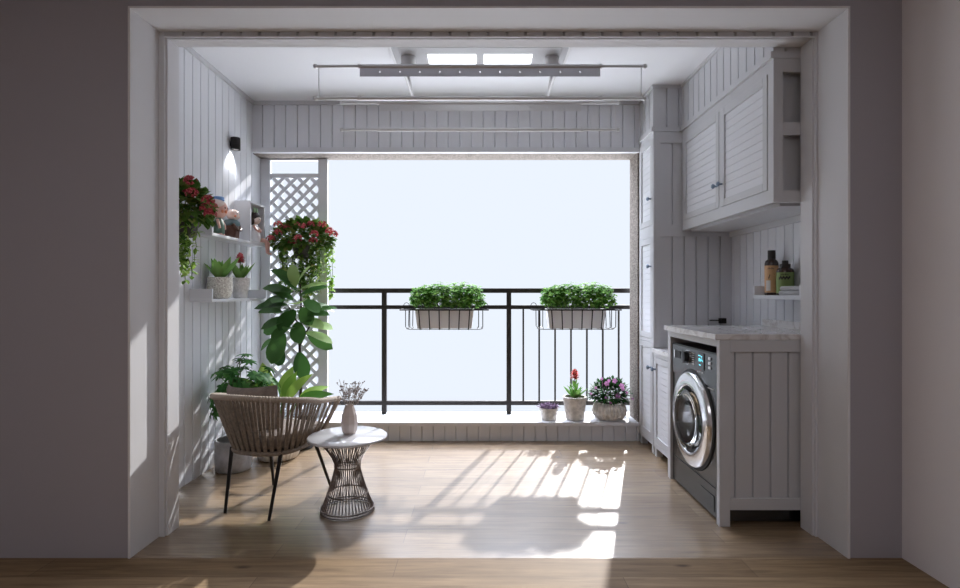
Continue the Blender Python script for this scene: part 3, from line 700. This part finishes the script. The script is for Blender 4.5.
# flowering hanging baskets
def basket(x, y, z, rx, ry, rz, label, seed, nleaf, heads, trails, bracket):
    R = random.Random(seed); t = thing('hanging_flower_basket', label, 'hanging plant', (x, y, z-.16))
    pot(t, x, y, z-.16, openprof([(.05, 0), (.065, .01), (.08, .10), (.082, .12)]), 'potrim', .070, .10)
    r = B(); tube(r, bracket, .005, 8); finish('bracket', r, 'black', t)
    r = B()
    for i in range(nleaf):
        d = rdir(R, -.45, 1); q = rnd(R, .55, 1)**.5
        p = Vector((x+d.x*rx*q, y+d.y*ry*q, z+d.z*rz*q))
        leaf(r, p, (d + rdir(R)*.7).normalized(), (0, 0, 1), rnd(R, .04, .068), rnd(R, .032, .05), droop=.5, seg=3)
    for i in range(26):
        d = rdir(R, -.2, 1); tube(r, [(x, y, z-.06), (x+d.x*rx*.5, y+d.y*ry*.5, z+d.z*rz*.6), (x+d.x*rx*.9, y+d.y*ry*.9, z+d.z*rz*.8)], .002, 4)
    finish('foliage', r, 'bush', t)
    r = B()
    for (tx, ty, ln, pale) in trails:
        pts = []; p = Vector((tx, ty, z-rz*.4))
        for i in range(9): pts.append(p.copy()); p = p + Vector((rnd(R, -.014, .014), rnd(R, -.012, .012), -ln/8))
        tube(r, pts, .0018, 4)
        for i in range(int(ln/.011)):
            q = R.random(); k = min(7, int(q*8)); pp = pts[k].lerp(pts[k+1], q*8-k)
            dd = Vector((rnd(R, -1, 1), rnd(R, -1, .4), rnd(R, -.8, .2))).normalized()
            leaf(r, pp, dd, (0, 0, 1), rnd(R, .028, .05), rnd(R, .022, .038), droop=.5, seg=3, mi=1 if R.random() < pale else 0)
    finish('trailing_vine', r, ['bush', 'trail'], t)
    for (hx, hy, hz) in heads:
        r = B()
        for i in range(22):
            d = rdir(R, -.2, 1); d = Vector((d.x, d.y-.25, d.z*.8)).normalized(); c = Vector((hx, hy, hz)) + d*.030
            for j in range(4):
                a = j*PI/2 + i; u, v = frame_of(d); e_ = u*math.cos(a)+v*math.sin(a)
                leaf(r, c, (e_+d*.5).normalized(), d, .014, .011, droop=.3, seg=2)
        finish('flower_head', r, 'red', t)
R = random.Random(9)
hp = [(274, 241), (279, 234), (291, 243), (301, 240), (303, 228), (310, 225), (317, 236), (323, 226), (286, 228), (332, 233), (314, 242), (295, 226), (336, 236), (279, 226)]
hs = [((a-480)/125.0, 4.25+.05*((i*7) % 3), 1.2+(294-b)/124.0) for i, (a, b) in enumerate(hp)]
tr = [(-1.46+rnd(R, -.20, .16), 4.42+rnd(R, -.08, .07), rnd(R, .25, .50), .12) for i in range(30)] + [(-1.25+rnd(R, -.03, .05), 4.42, rnd(R, .38, .5), .95) for i in range(3)]
basket(-1.45, 4.42, 1.65, .245, .11, .15, 'red flowering basket with trailing leaves hanging in front of the lattice screen', 4, 1000, hs, tr, [(-1.455, 4.58, 1.55), (-1.455, 4.52, 1.52), (-1.455, 4.49, 1.50)])
hp = [(181, 187), (189, 195), (196, 186), (184, 208), (206, 211), (213, 205), (203, 200), (210, 216)]
hs = [((a-480)/176.0, 2.95+.06*((i*5) % 3), 1.2+(294-b)/172.0) for i, (a, b) in enumerate(hp)]
tr = [(-1.70+rnd(R, -.07, .09), 3.12+rnd(R, -.10, .08), rnd(R, .20, .36), .8) for i in range(11)]
basket(-1.72, 3.14, 1.69, .135, .17, .15, 'red flowering basket hanging on the left wall beside the opening frame', 8, 600, hs, tr, [(WL+.014, 3.14, 1.60), (-1.82, 3.14, 1.56), (-1.78, 3.14, 1.54)])
# fiddle leaf fig
px, py = -1.405, 4.22
t = thing('fiddle_leaf_fig', 'tall fiddle leaf fig tree with thin dark trunk in front of the lattice', 'tree', (px, py, 0))
pot(t, px, py, 0, openprof([(.09, 0), (.10, .01), (.125, .20), (.128, .22)]), 'black', .115, .19)
r = B(); tube(r, [(px, py, .17), (px+.005, py, .5), (px-.004, py, .8), (px+.01, py, 1.05), (px+.0, py, 1.28)], [.013, .011, .010, .008, .005], 10)
tube(r, [(px, py, .80), (px+.05, py-.01, .90), (px+.11, py-.02, 1.0), (px+.12, py-.02, 1.12)], [.008, .007, .006, .004], 8)
tube(r, [(px, py, .95), (px-.05, py-.02, 1.03), (px-.09, py-.02, 1.12)], [.007, .006, .004], 8)
finish('trunk', r, 'trunk', t, smooth=True)
fl = B()
fiddle = lambda q: .12 + .88*math.sin(PI*min(1, q*.98+.02))**.75*(.72+.35*q)
# (base px, base py in photo-like plane coordinates relative, direction x, z, length, width, toward camera, pale)
for (bx, bz, dx, dz, L, W, dy, pl) in [
    (300, 352, .25, -.9, .20, .115, -.3, 0), (285, 333, -.35, -.9, .24, .13, -.4, 0), (282, 345, -.2, -1, .16, .10, -.1, 0), (276, 338, -.7, -.4, .14, .08, -.1, 0),
    (292, 318, -.9, -.15, .22, .12, -.4, 0), (288, 305, -1, .1, .23, .11, -.3, 0), (294, 300, -.8, .6, .20, .10, -.2, 0), (285, 320, -1, -.5, .20, .10, 0, 0),
    (297, 304, .35, .25, .16, .13, -.9, 1), (303, 315, .9, .2, .22, .09, -.3, 0), (309, 325, 1, .05, .19, .10, -.2, 1), (306, 332, 1, -.15, .23, .08, -.3, 1),
    (308, 333, .9, -.5, .22, .09, -.2, 0), (290, 296, -.9, -.2, .20, .11, -.5, 0), (283, 312, -.9, .2, .17, .10, -.2, 0), (305, 300, .7, -.3, .18, .10, -.5, 0), (296, 310, -.4, -.6, .19, .11, -.6, 0), (302, 308, .5, -.5, .18, .10, -.6, 0), (291, 326, -.5, -.3, .17, .10, -.6, 0), (306, 318, .8, -.2, .19, .09, -.5, 1), (299, 284, .4, .8, .17, .08, -.3, 1), (294, 283, -.6, .6, .18, .09, -.3, 0), (286, 296, -.7, -.5, .18, .10, .3, 0), (312, 304, .7, -.1, .18, .09, .3, 0), (298, 322, .2, -.7, .17, .11, -.5, 0), (300, 296, .9, .5, .22, .09, -.1, 0), (297, 290, -.55, .85, .22, .11, -.3, 0), (296, 287, -.05, 1, .17, .08, -.3, 1),
    (292, 292, -.95, .35, .20, .12, -.3, 0), (300, 290, .8, .35, .22, .07, -.2, 1), (312, 312, .95, .35, .20, .07, -.2, 0), (303, 322, .5, .2, .16, .08, -.8, 0),
    (297, 328, -.2, .2, .15, .09, -.9, 0), (290, 300, -.3, .1, .17, .11, -.8, 0), (300, 310, .1, -.2, .15, .10, .7, 0), (288, 312, -.6, .1, .18, .10, .6, 0)]:
    s_ = 540/(py-.0)
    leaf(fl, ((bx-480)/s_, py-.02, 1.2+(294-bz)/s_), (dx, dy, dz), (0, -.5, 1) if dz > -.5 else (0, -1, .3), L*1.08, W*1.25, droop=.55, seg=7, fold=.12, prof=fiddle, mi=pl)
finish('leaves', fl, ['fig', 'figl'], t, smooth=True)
# schefflera in grey pot
px, py = -1.69, 3.70
t = thing('potted_schefflera', 'bushy green umbrella plant in a grey glazed pot behind the rope chair', 'potted plant', (px, py, 0))
pot(t, px, py, 0, openprof([(.105, 0), (.115, .01), (.118, .10), (.118, .205), (.114, .21)], .01), 'potc', .105, .15)
R = random.Random(12); r = B(); st = B(); cx, cz_ = -1.60, .57
for i in range(80):
    d = rdir(R, -.75, 1); q = rnd(R, .5, 1)
    tip = Vector((cx+d.x*.25*q, py-.07+d.y*.20*q, cz_+d.z*.24*q - .10*max(0, -d.x)))
    if tip.x < -1.79: tip.x = -1.79+rnd(R, 0, .04)
    tube(st, [(px, py, .15), ((px+tip.x)/2, (py+tip.y)/2, max(.32, tip.z-.05)), tip], .003, 5)
    ax = (d + Vector((0, 0, .6))).normalized(); u, v = frame_of(ax)
    for j in range(8):
        a = 2*PI*j/8 + i; e_ = u*math.cos(a)+v*math.sin(a)
        dd = (e_ + ax*.1).normalized(); l = rnd(R, .05, .075)
        if tip.x+dd.x*l < -1.845: l *= .45
        leaf(r, tip, dd, ax, l, rnd(R, .020, .026), droop=.7, seg=4)
finish('stems', st, 'stem', t); finish('leaves', r, 'sch', t, smooth=True)
# dieffenbachia in ribbed white pot
px, py = -1.48, 3.96
t = thing('potted_dieffenbachia', 'broad yellow green leaves in a ribbed white pot on the floor behind the chair', 'potted plant', (px, py, 0))
pot(t, px, py, 0, openprof([(.11, 0), (.135, .01), (.152, .06), (.155, .16), (.150, .24), (.152, .26)], .01), 'potw', .138, .22, n=224, ribs=32, amp=.03)
R = random.Random(7); r = B(); st = B()
for (bx, by, dx, dy, dz, L, W) in [(-.05, 0, -.8, -.2, .9, .30, .11), (.03, -.03, .5, -.3, .7, .32, .09), (.05, 0, .95, -.1, .35, .30, .08), (-.06, .03, -.3, .2, 1, .32, .11), (0, .04, .1, .3, 1, .28, .10), (-.08, -.04, -.9, -.2, .4, .24, .09), (.06, .05, .8, .4, .5, .26, .08), (0, -.06, .2, -.9, .5, .24, .09), (-.03, -.05, -.4, -.7, .7, .24, .10), (.03, .0, .25, 0, 1, .24, .09), (-.02, .02, -.6, .5, .7, .24, .1)]:
    b0 = Vector((px+bx, py+by, .24)); b1 = b0 + Vector((dx*.07, dy*.07, .17)); tube(st, [b0, b1], .006, 6); leaf(r, b1, (dx, dy, dz), (-dx*.5, -1, .8), L, W*1.15, droop=.6, seg=7, fold=.2, peak=.4)
finish('stems', st, 'stem', t); finish('leaves', r, 'dief', t, smooth=True)
# three pots on the sill
zs = .1555
px, py = .573, 4.50
t = thing('potted_echeveria', 'small purple succulent in the smallest beige pot on the window sill', 'potted plant', (px, py, zs))
pot(t, px, py, zs, openprof([(.058, 0), (.062, .005), (.074, .085), (.078, .09), (.078, .10)]), 'potb', .068, .085)
r = B()
for (ax, ay, n, q) in ((-.05, -.02, 18, .07), (.045, -.02, 18, .065), (0, .03, 16, .07), (.0, -.05, 14, .05)): rosette(r, px+ax, py+ay, zs+.095, n, q, .032, n+int(ax*100), .1, 1.3, .4)
finish('leaves', r, 'purple', t)
px, py = .79, 4.50
t = thing('potted_bromeliad', 'green succulent with coral bloom in a beige stone pot on the sill', 'potted plant', (px, py, zs))
pot(t, px, py, zs, openprof([(.066, 0), (.076, .01), (.090, .12), (.093, .15), (.098, .16), (.098, .19), (.09, .192)]), 'potb', .082, .17)
r = B(); rosette(r, px, py, zs+.17, 13, .15, .058, 21, .6, 1.2); rosette(r, px, py, zs+.22, 10, .10, .034, 22, .5, 1.2, stemh=.06); finish('leaves', r, 'agave', t, smooth=True)
spike(t, px, py, zs+.17, zs+.39, .054, 'coral')
px, py = 1.082, 4.52
t = thing('potted_pink_flowers', 'pink flowers with dark leaves in a wide ribbed beige bowl on the window sill', 'potted plant', (px, py, zs))
pot(t, px, py, zs, openprof([(.080, 0), (.11, .01), (.136, .045), (.139, .075), (.128, .115), (.11, .14), (.105, .142)]), 'potb', .095, .125, n=196, ribs=28, amp=.035)
R = random.Random(31); r = B(); cz_ = zs+.20
for i in range(800):
    d = rdir(R, -.35, 1); q = rnd(R, .4, 1)**.6; p = Vector((px+d.x*.155*q, py+d.y*.12*q, cz_+d.z*.125*q))
    leaf(r, p, (d+rdir(R)*.6).normalized(), (0, 0, 1), rnd(R, .035, .055), rnd(R, .02, .03), droop=.5, seg=3)
for i in range(14):
    d = rdir(R, 0, 1); tube(r, [(px, py, zs+.12), (px+d.x*.12, py+d.y*.10, cz_+d.z*.10)], .002, 4)
finish('foliage', r, 'violet', t)
for (a, b, sz) in ((607, 384, 1), (615, 381, 1), (622, 386, 1), (623, 389, .8), (618, 396, 1.15), (609, 381, .7), (602, 379, .6), (591, 394, .5), (633, 399, .5), (606, 398, .5), (611, 403, .6), (596, 388, .5), (627, 393, .6)):
    r = B(); c = Vector(((a-480)/123.0, 4.40, 1.2+(294-b)/123.0)); d = Vector((rnd(R, -.4, .4), -1, rnd(R, 0, .6))).normalized(); u, v = frame_of(d)
    for j in range(5):
        an = 2*PI*j/5+a; e_ = u*math.cos(an)+v*math.sin(an); leaf(r, c, (e_+d*.25).normalized(), d, .024*sz, .018*sz, droop=.3, seg=3, peak=.65)
    tube(r, [c, (px+(c.x-px)*.5, py-.03, cz_-.02)], .0012, 4); finish('flower', r, 'pink', t)

# ------------------------------------------------------------------ railing planters
YP = 4.575
def make_planter():
    t = thing('planter_basket', '', 'planter basket', (0, YP, .92), 'black wire planter baskets hooked on the railing')
    r = B(); c = [(-.365, YP-.105, 1.068), (.365, YP-.105, 1.068), (.365, YP+.11, 1.068), (-.365, YP+.11, 1.068)]
    for i in range(4): tube(r, [c[i], c[(i+1) % 4]], .006, 8)
    finish('rim', r, 'black', t)
    for i in range(6):
        x = -.20+.08*i; r = B(); tube(r, [(x*1.06, YP-.105, 1.068), (x, YP-.096, .905), (x, YP+.09, .905), (x*1.06, YP+.11, 1.068)], .005, 6); finish('wire', r, 'black', t)
    for s in (-1, 1):
        for q in (.32, .285): r = B(); tube(r, [(s*q, YP-.105, 1.068), (s*q, YP-.098, .925), (s*(q-.012), YP-.05, .91), (s*(q-.012), YP+.05, .91), (s*q, YP+.09, .925), (s*q, YP+.11, 1.068)], .0036, 6); finish('wire', r, 'black', t)
        r = B(); tube(r, [(s*.27, YP-.075, .905), (s*.30, YP-.085, .907), (s*.318, YP-.06, .91), (s*.318, YP+.05, .91)], .0028, 6); tube(r, [(-.27, YP-.075, .905), (.27, YP-.075, .905)], .0028, 6) if s > 0 else None; finish('base_wire', r, 'black', t)
        r = B(); tube(r, [(s*.34+.03*math.cos(a), YP+.105+.0*a, 1.075+.05*math.sin(a)) for a in [PI*i/10 for i in range(11)]], .0028, 6); finish('hook', r, 'black', t)
    p = thing('planter_trough', '', 'planter', (0, YP, .91), 'white plant troughs in the railing baskets')
    r = B(); x0, x1, x2, x3 = -.225, .225, -.245, .245; ya, yb, yc, yd = YP-.078, YP+.070, YP-.088, YP+.080
    rings = [[(x0, ya, .912), (x1, ya, .912), (x1, yb, .912), (x0, yb, .912)], [(x2, yc, 1.075), (x3, yc, 1.075), (x3, yd, 1.075), (x2, yd, 1.075)],
             [(x2+.008, yc+.008, 1.075), (x3-.008, yc+.008, 1.075), (x3-.008, yd-.008, 1.075), (x2+.008, yd-.008, 1.075)], [(x2+.012, yc+.012, 1.05), (x3-.012, yc+.012, 1.05), (x3-.012, yd-.012, 1.05), (x2+.012, yd-.012, 1.05)]]
    V = [[r.verts.new(q) for q in rg] for rg in rings]
    for a, b in zip(V, V[1:]):
        for k in range(4): r.faces.new((a[k], a[(k+1) % 4], b[(k+1) % 4], b[k]))
    r.faces.new(V[0][::-1]); f = r.faces.new(V[-1]); finish('trough', r, 'potw', p)
    finish('soil', box(B(), x2+.014, x3-.014, yc+.014, yd-.014, 1.045, 1.055), 'soil', p)
    R = random.Random(77); r = B(); st = B()
    mounds = [(-.15, .0, .13), (-.04, .0, .15), (.07, .0, .14), (.17, .0, .15), (.24, 0, .12), (-.20, 0, .11)]
    for i in range(1400):
        mx, my, mr = mounds[min(5, int(R.random()*6))]; d = rdir(R, -.5, 1); q = rnd(R, .35, 1)**.5
        pp = Vector((mx+d.x*mr*.85*q, YP-.02+d.y*.10*q, 1.155+d.z*mr*.95*q))
        if R.random() < .13: pp.z += rnd(R, 0, .03)
        pp.z = max(pp.z, 1.072); ax = (d*.6+Vector((0, -.2, 1))+rdir(R)*.5).normalized(); u, v = frame_of(ax)
        for j in range(3):
            a = 2*PI*j/3+i; leaf(r, pp, u*math.cos(a)+v*math.sin(a), ax, rnd(R, .020, .029), rnd(R, .020, .027), droop=.2, seg=2, peak=.6)
    for i in range(60): x = rnd(R, -.2, .2); tube(st, [(x, YP, 1.05), (x*1.4+rnd(R, -.03, .03), YP+rnd(R, -.08, .03), rnd(R, 1.1, 1.22))], .0013, 4)
    finish('stems', st, 'stem', p); finish('foliage', r, 'clover', p)
    return t, p
def dup(root, loc):
    c = root.copy(); COL.objects.link(c); c.location = loc
    for ch in list(root.children):
        d = ch.copy(); COL.objects.link(d); d.parent = c
        for g in list(ch.children): e_ = g.copy(); COL.objects.link(e_); e_.parent = d
    return c
a, b = make_planter(); s_ = 540/YP
xa, xb = (445-480)/s_, (575-480)/s_
a2 = dup(a, (xb, YP, a.location.z)); b2 = dup(b, (xb, YP, b.location.z)); a.location.x = xa; b.location.x = xa
a['label'] = 'black wire planter basket on the railing, left of the middle post'; a2['label'] = 'black wire planter basket on the railing above the slim uprights, right of the middle post'
b['label'] = 'white trough of leafy clover in the railing basket left of the middle post'; b2['label'] = 'white trough of leafy clover in the railing basket above the coral flowered pot'

# ------------------------------------------------------------------ table with vase
tx, ty = -.736, 3.0
t = thing('side_table', 'round low table with white top on a flared bronze wire base', 'table', (tx, ty, 0))
r = B(); lathe(r, [(.200, .398), (.2165, .404), (.2165, .412), (.212, .416)], (tx, ty, 0), 72); finish('tabletop', r, 'tabletop', t, smooth=True)
r = B(); n = 92
def trad(q):   # radius by height 0..1
    return .145 if q <= 0 else (.145*(1-q) + .068*q if False else .068 + (.145-.068)*(1-q/.62)**1.25 if q < .62 else .068 + (.155-.068)*((q-.62)/.38)**1.5)
for k in range(n):
    pts = [];
    for i in range(13):
        q = i/12; a = 2*PI*k/n + (.2 if k % 2 else -.2)*q; rd = trad(q); pts.append((tx+rd*math.cos(a), ty+rd*math.sin(a), .006+.39*q))
    tube(r, pts, .0018, 5)
for z, q in ((.006, 0), (.022, 0), (.10, .24), (.246, .62), (.398, 1)):
    rd = trad(q); tube(r, [(tx+rd*math.cos(2*PI*k/48), ty+rd*math.sin(2*PI*k/48), z) for k in range(48)], .004, 6, closed=True)
finish('wire_base', r, 'bronze', t, smooth=True)
vx, vy, vz = -.735, 3.04, .4165
t = thing('vase', 'faceted blush ceramic vase standing on the round table', 'vase', (vx, vy, vz))
r = B(); lathe(r, [(.032, 0), (.040, .012), (.047, .055), (.042, .105), (.024, .155), (.022, .162), (.018, .162), (.020, .15), (.034, .09), (.03, .02), (.005, .015)], (vx, vy, vz), 9); finish('body', r, 'vase', t)
R = random.Random(15); r = B(); fl = B()
t2 = thing('dried_flowers', 'airy sprigs of dried flowers standing in the blush vase', 'dried flowers', (vx, vy, vz+.03))
for i in range(17):
    a = R.random()*2*PI; l = rnd(R, .04, .125); h = rnd(R, .22, .32); e_ = Vector((vx+l*math.cos(a)*.95+.0, vy+l*math.sin(a)*.7, vz+h))
    mid = Vector((vx+l*.35*math.cos(a), vy+l*.3*math.sin(a), vz+h*.65))
    tube(r, [(vx, vy, vz+.03), (vx+.012*math.cos(a), vy+.012*math.sin(a), vz+.16), mid, e_], .0011, 4)
    for j in range(6):
        c = mid.lerp(e_, rnd(R, .2, 1)) + Vector((rnd(R, -.028, .028), rnd(R, -.02, .02), rnd(R, -.02, .02))); tube(r, [mid.lerp(e_, .4), c], .0007, 3)
        for k in range(4): leaf(fl, c, rdir(R), rdir(R), rnd(R, .008, .013), .009, seg=2)
finish('stems', r, 'twig', t2); finish('blossoms', fl, 'dried', t2)

# ------------------------------------------------------------------ rope chair
ox, oy, ang = -1.19, 3.12, math.radians(-14)
ca, sa = math.cos(ang), math.sin(ang)
def CW(u, v, z): return Vector((ox+u*ca-v*sa, oy+u*sa+v*ca, z))
t = thing('rope_armchair', 'low rounded armchair of woven beige rope on thin black legs', 'armchair', (ox, oy, 0))
def curve(q, half, back, front, z_back, z_end, p=2.6):
    """q in -1..1 from left arm end round the back to right arm end"""
    a = q*math.radians(108); s, c = math.sin(a), math.cos(a)
    k = (abs(s)**p + abs(c)**p)**(-1/p)
    u = half*k*s; v = -back*k*c if c > 0 else front*(-c)/math.sin(math.radians(18))
    e_ = abs(q)**2.2; return u, v, z_back*(1-e_) + z_end*e_
top = lambda q: curve(q, .290, .30, .24, .655, .565)
bot = lambda q: curve(q, .195, .20, .16, .335, .335)
r = B(); NR = 46
for i in range(NR):
    q = -1+2*(i+.5)/NR; a_, b_ = top(q), bot(q)
    for o_ in (-.006, .006):
        A = CW(*a_); Bv = CW(*b_); q2 = q+o_*.9; A = CW(*top(q2)); Bv = CW(*bot(q2+.012 if i % 2 else q2-.012)); md = A.lerp(Bv, .5) + Vector((0, 0, -.008))
        tube(r, [A, md, Bv], .0045, 6)
finish('rope_weave', r, 'rope', t, smooth=True)
r = B(); tp = [CW(*top(-1+2*i/220)) for i in range(221)]
tube(r, tp, [.0135 if i % 3 == 0 else .0165 for i in range(221)], 8)
finish('rim', r, 'rope2', t, smooth=True)
r = B(); bp_ = [CW(*bot(-1+2*i/40)) for i in range(41)]; tube(r, bp_+[bp_[0]], .013, 8); finish('seat_ring', r, 'rope', t, smooth=True)
for s in (-1, 1):
    r = B(); tube(r, [CW(*top(s)), CW(*bot(s))], .013, 8); finish('arm_post', r, 'rope2', t, smooth=True)
r = B(); rows = []
for z, k in ((.335, .96), (.35, .98)): rows.append([r.verts.new(CW(bot(-1+2*i/40)[0]*k, bot(-1+2*i/40)[1]*k, z)) for i in range(41)])
for i in range(41): r.faces.new((rows[0][i], rows[0][(i+1) % 41], rows[1][(i+1) % 41], rows[1][i]))
r.faces.new(rows[0]); r.faces.new(rows[1][::-1]); finish('seat_base', r, 'dark', t)
r = B(); rows = []
for z, k in ((.352, .90), (.362, .99), (.41, 1.08), (.435, 1.05), (.445, .9)): rows.append([r.verts.new(CW(bot(-1+2*i/40)[0]*k, bot(-1+2*i/40)[1]*k, z)) for i in range(41)])
for a_, b_ in zip(rows, rows[1:]):
    for i in range(41): r.faces.new((a_[i], a_[(i+1) % 41], b_[(i+1) % 41], b_[i]))
r.faces.new(rows[0]); r.faces.new(rows[-1][::-1]); finish('seat_cushion', r, 'cushion', t, smooth=True)
# back cushion: rounded rectangle leaning on the back
r = B(); W_, H_, T_ = .16, .14, .045; G = 12; sides = []
for s in (-1, 1):
    g = []
    for i in range(G+1):
        row = []
        for j in range(G+1):
            a_, b_ = -1+2*i/G, -1+2*j/G; th = T_*(max(0, 1-abs(a_)**3.5)*max(0, 1-abs(b_)**3.5))**.45
            u = a_*W_*(1-.05*(1-b_*b_)); h = b_*H_*(1-.05*(1-a_*a_)); tilt = .25
            v = -.165 + .10*a_*a_ + s*th - h*tilt; row.append(r.verts.new(CW(u-.07, v, .555+h)))
        g.append(row)
    sides.append(g)
    for i in range(G):
        for j in range(G): r.faces.new((g[i][j], g[i+1][j], g[i+1][j+1], g[i][j+1]))
bmesh.ops.remove_doubles(r, verts=r.verts, dist=.0005)
finish('back_cushion', r, 'cushion', t, smooth=True)
for (fx, fy, u, v) in ((-1.397, 2.959, -.17, -.14), (-1.118, 2.86, .15, -.15), (-1.30, 3.40, -.13, .14), (-.934, 3.375, .17, .14)):
    r = B(); tube(r, [(fx, fy, 0.0), CW(u, v, .345)], [.0085, .0115], 12); finish('leg', r, 'black', t, smooth=True)
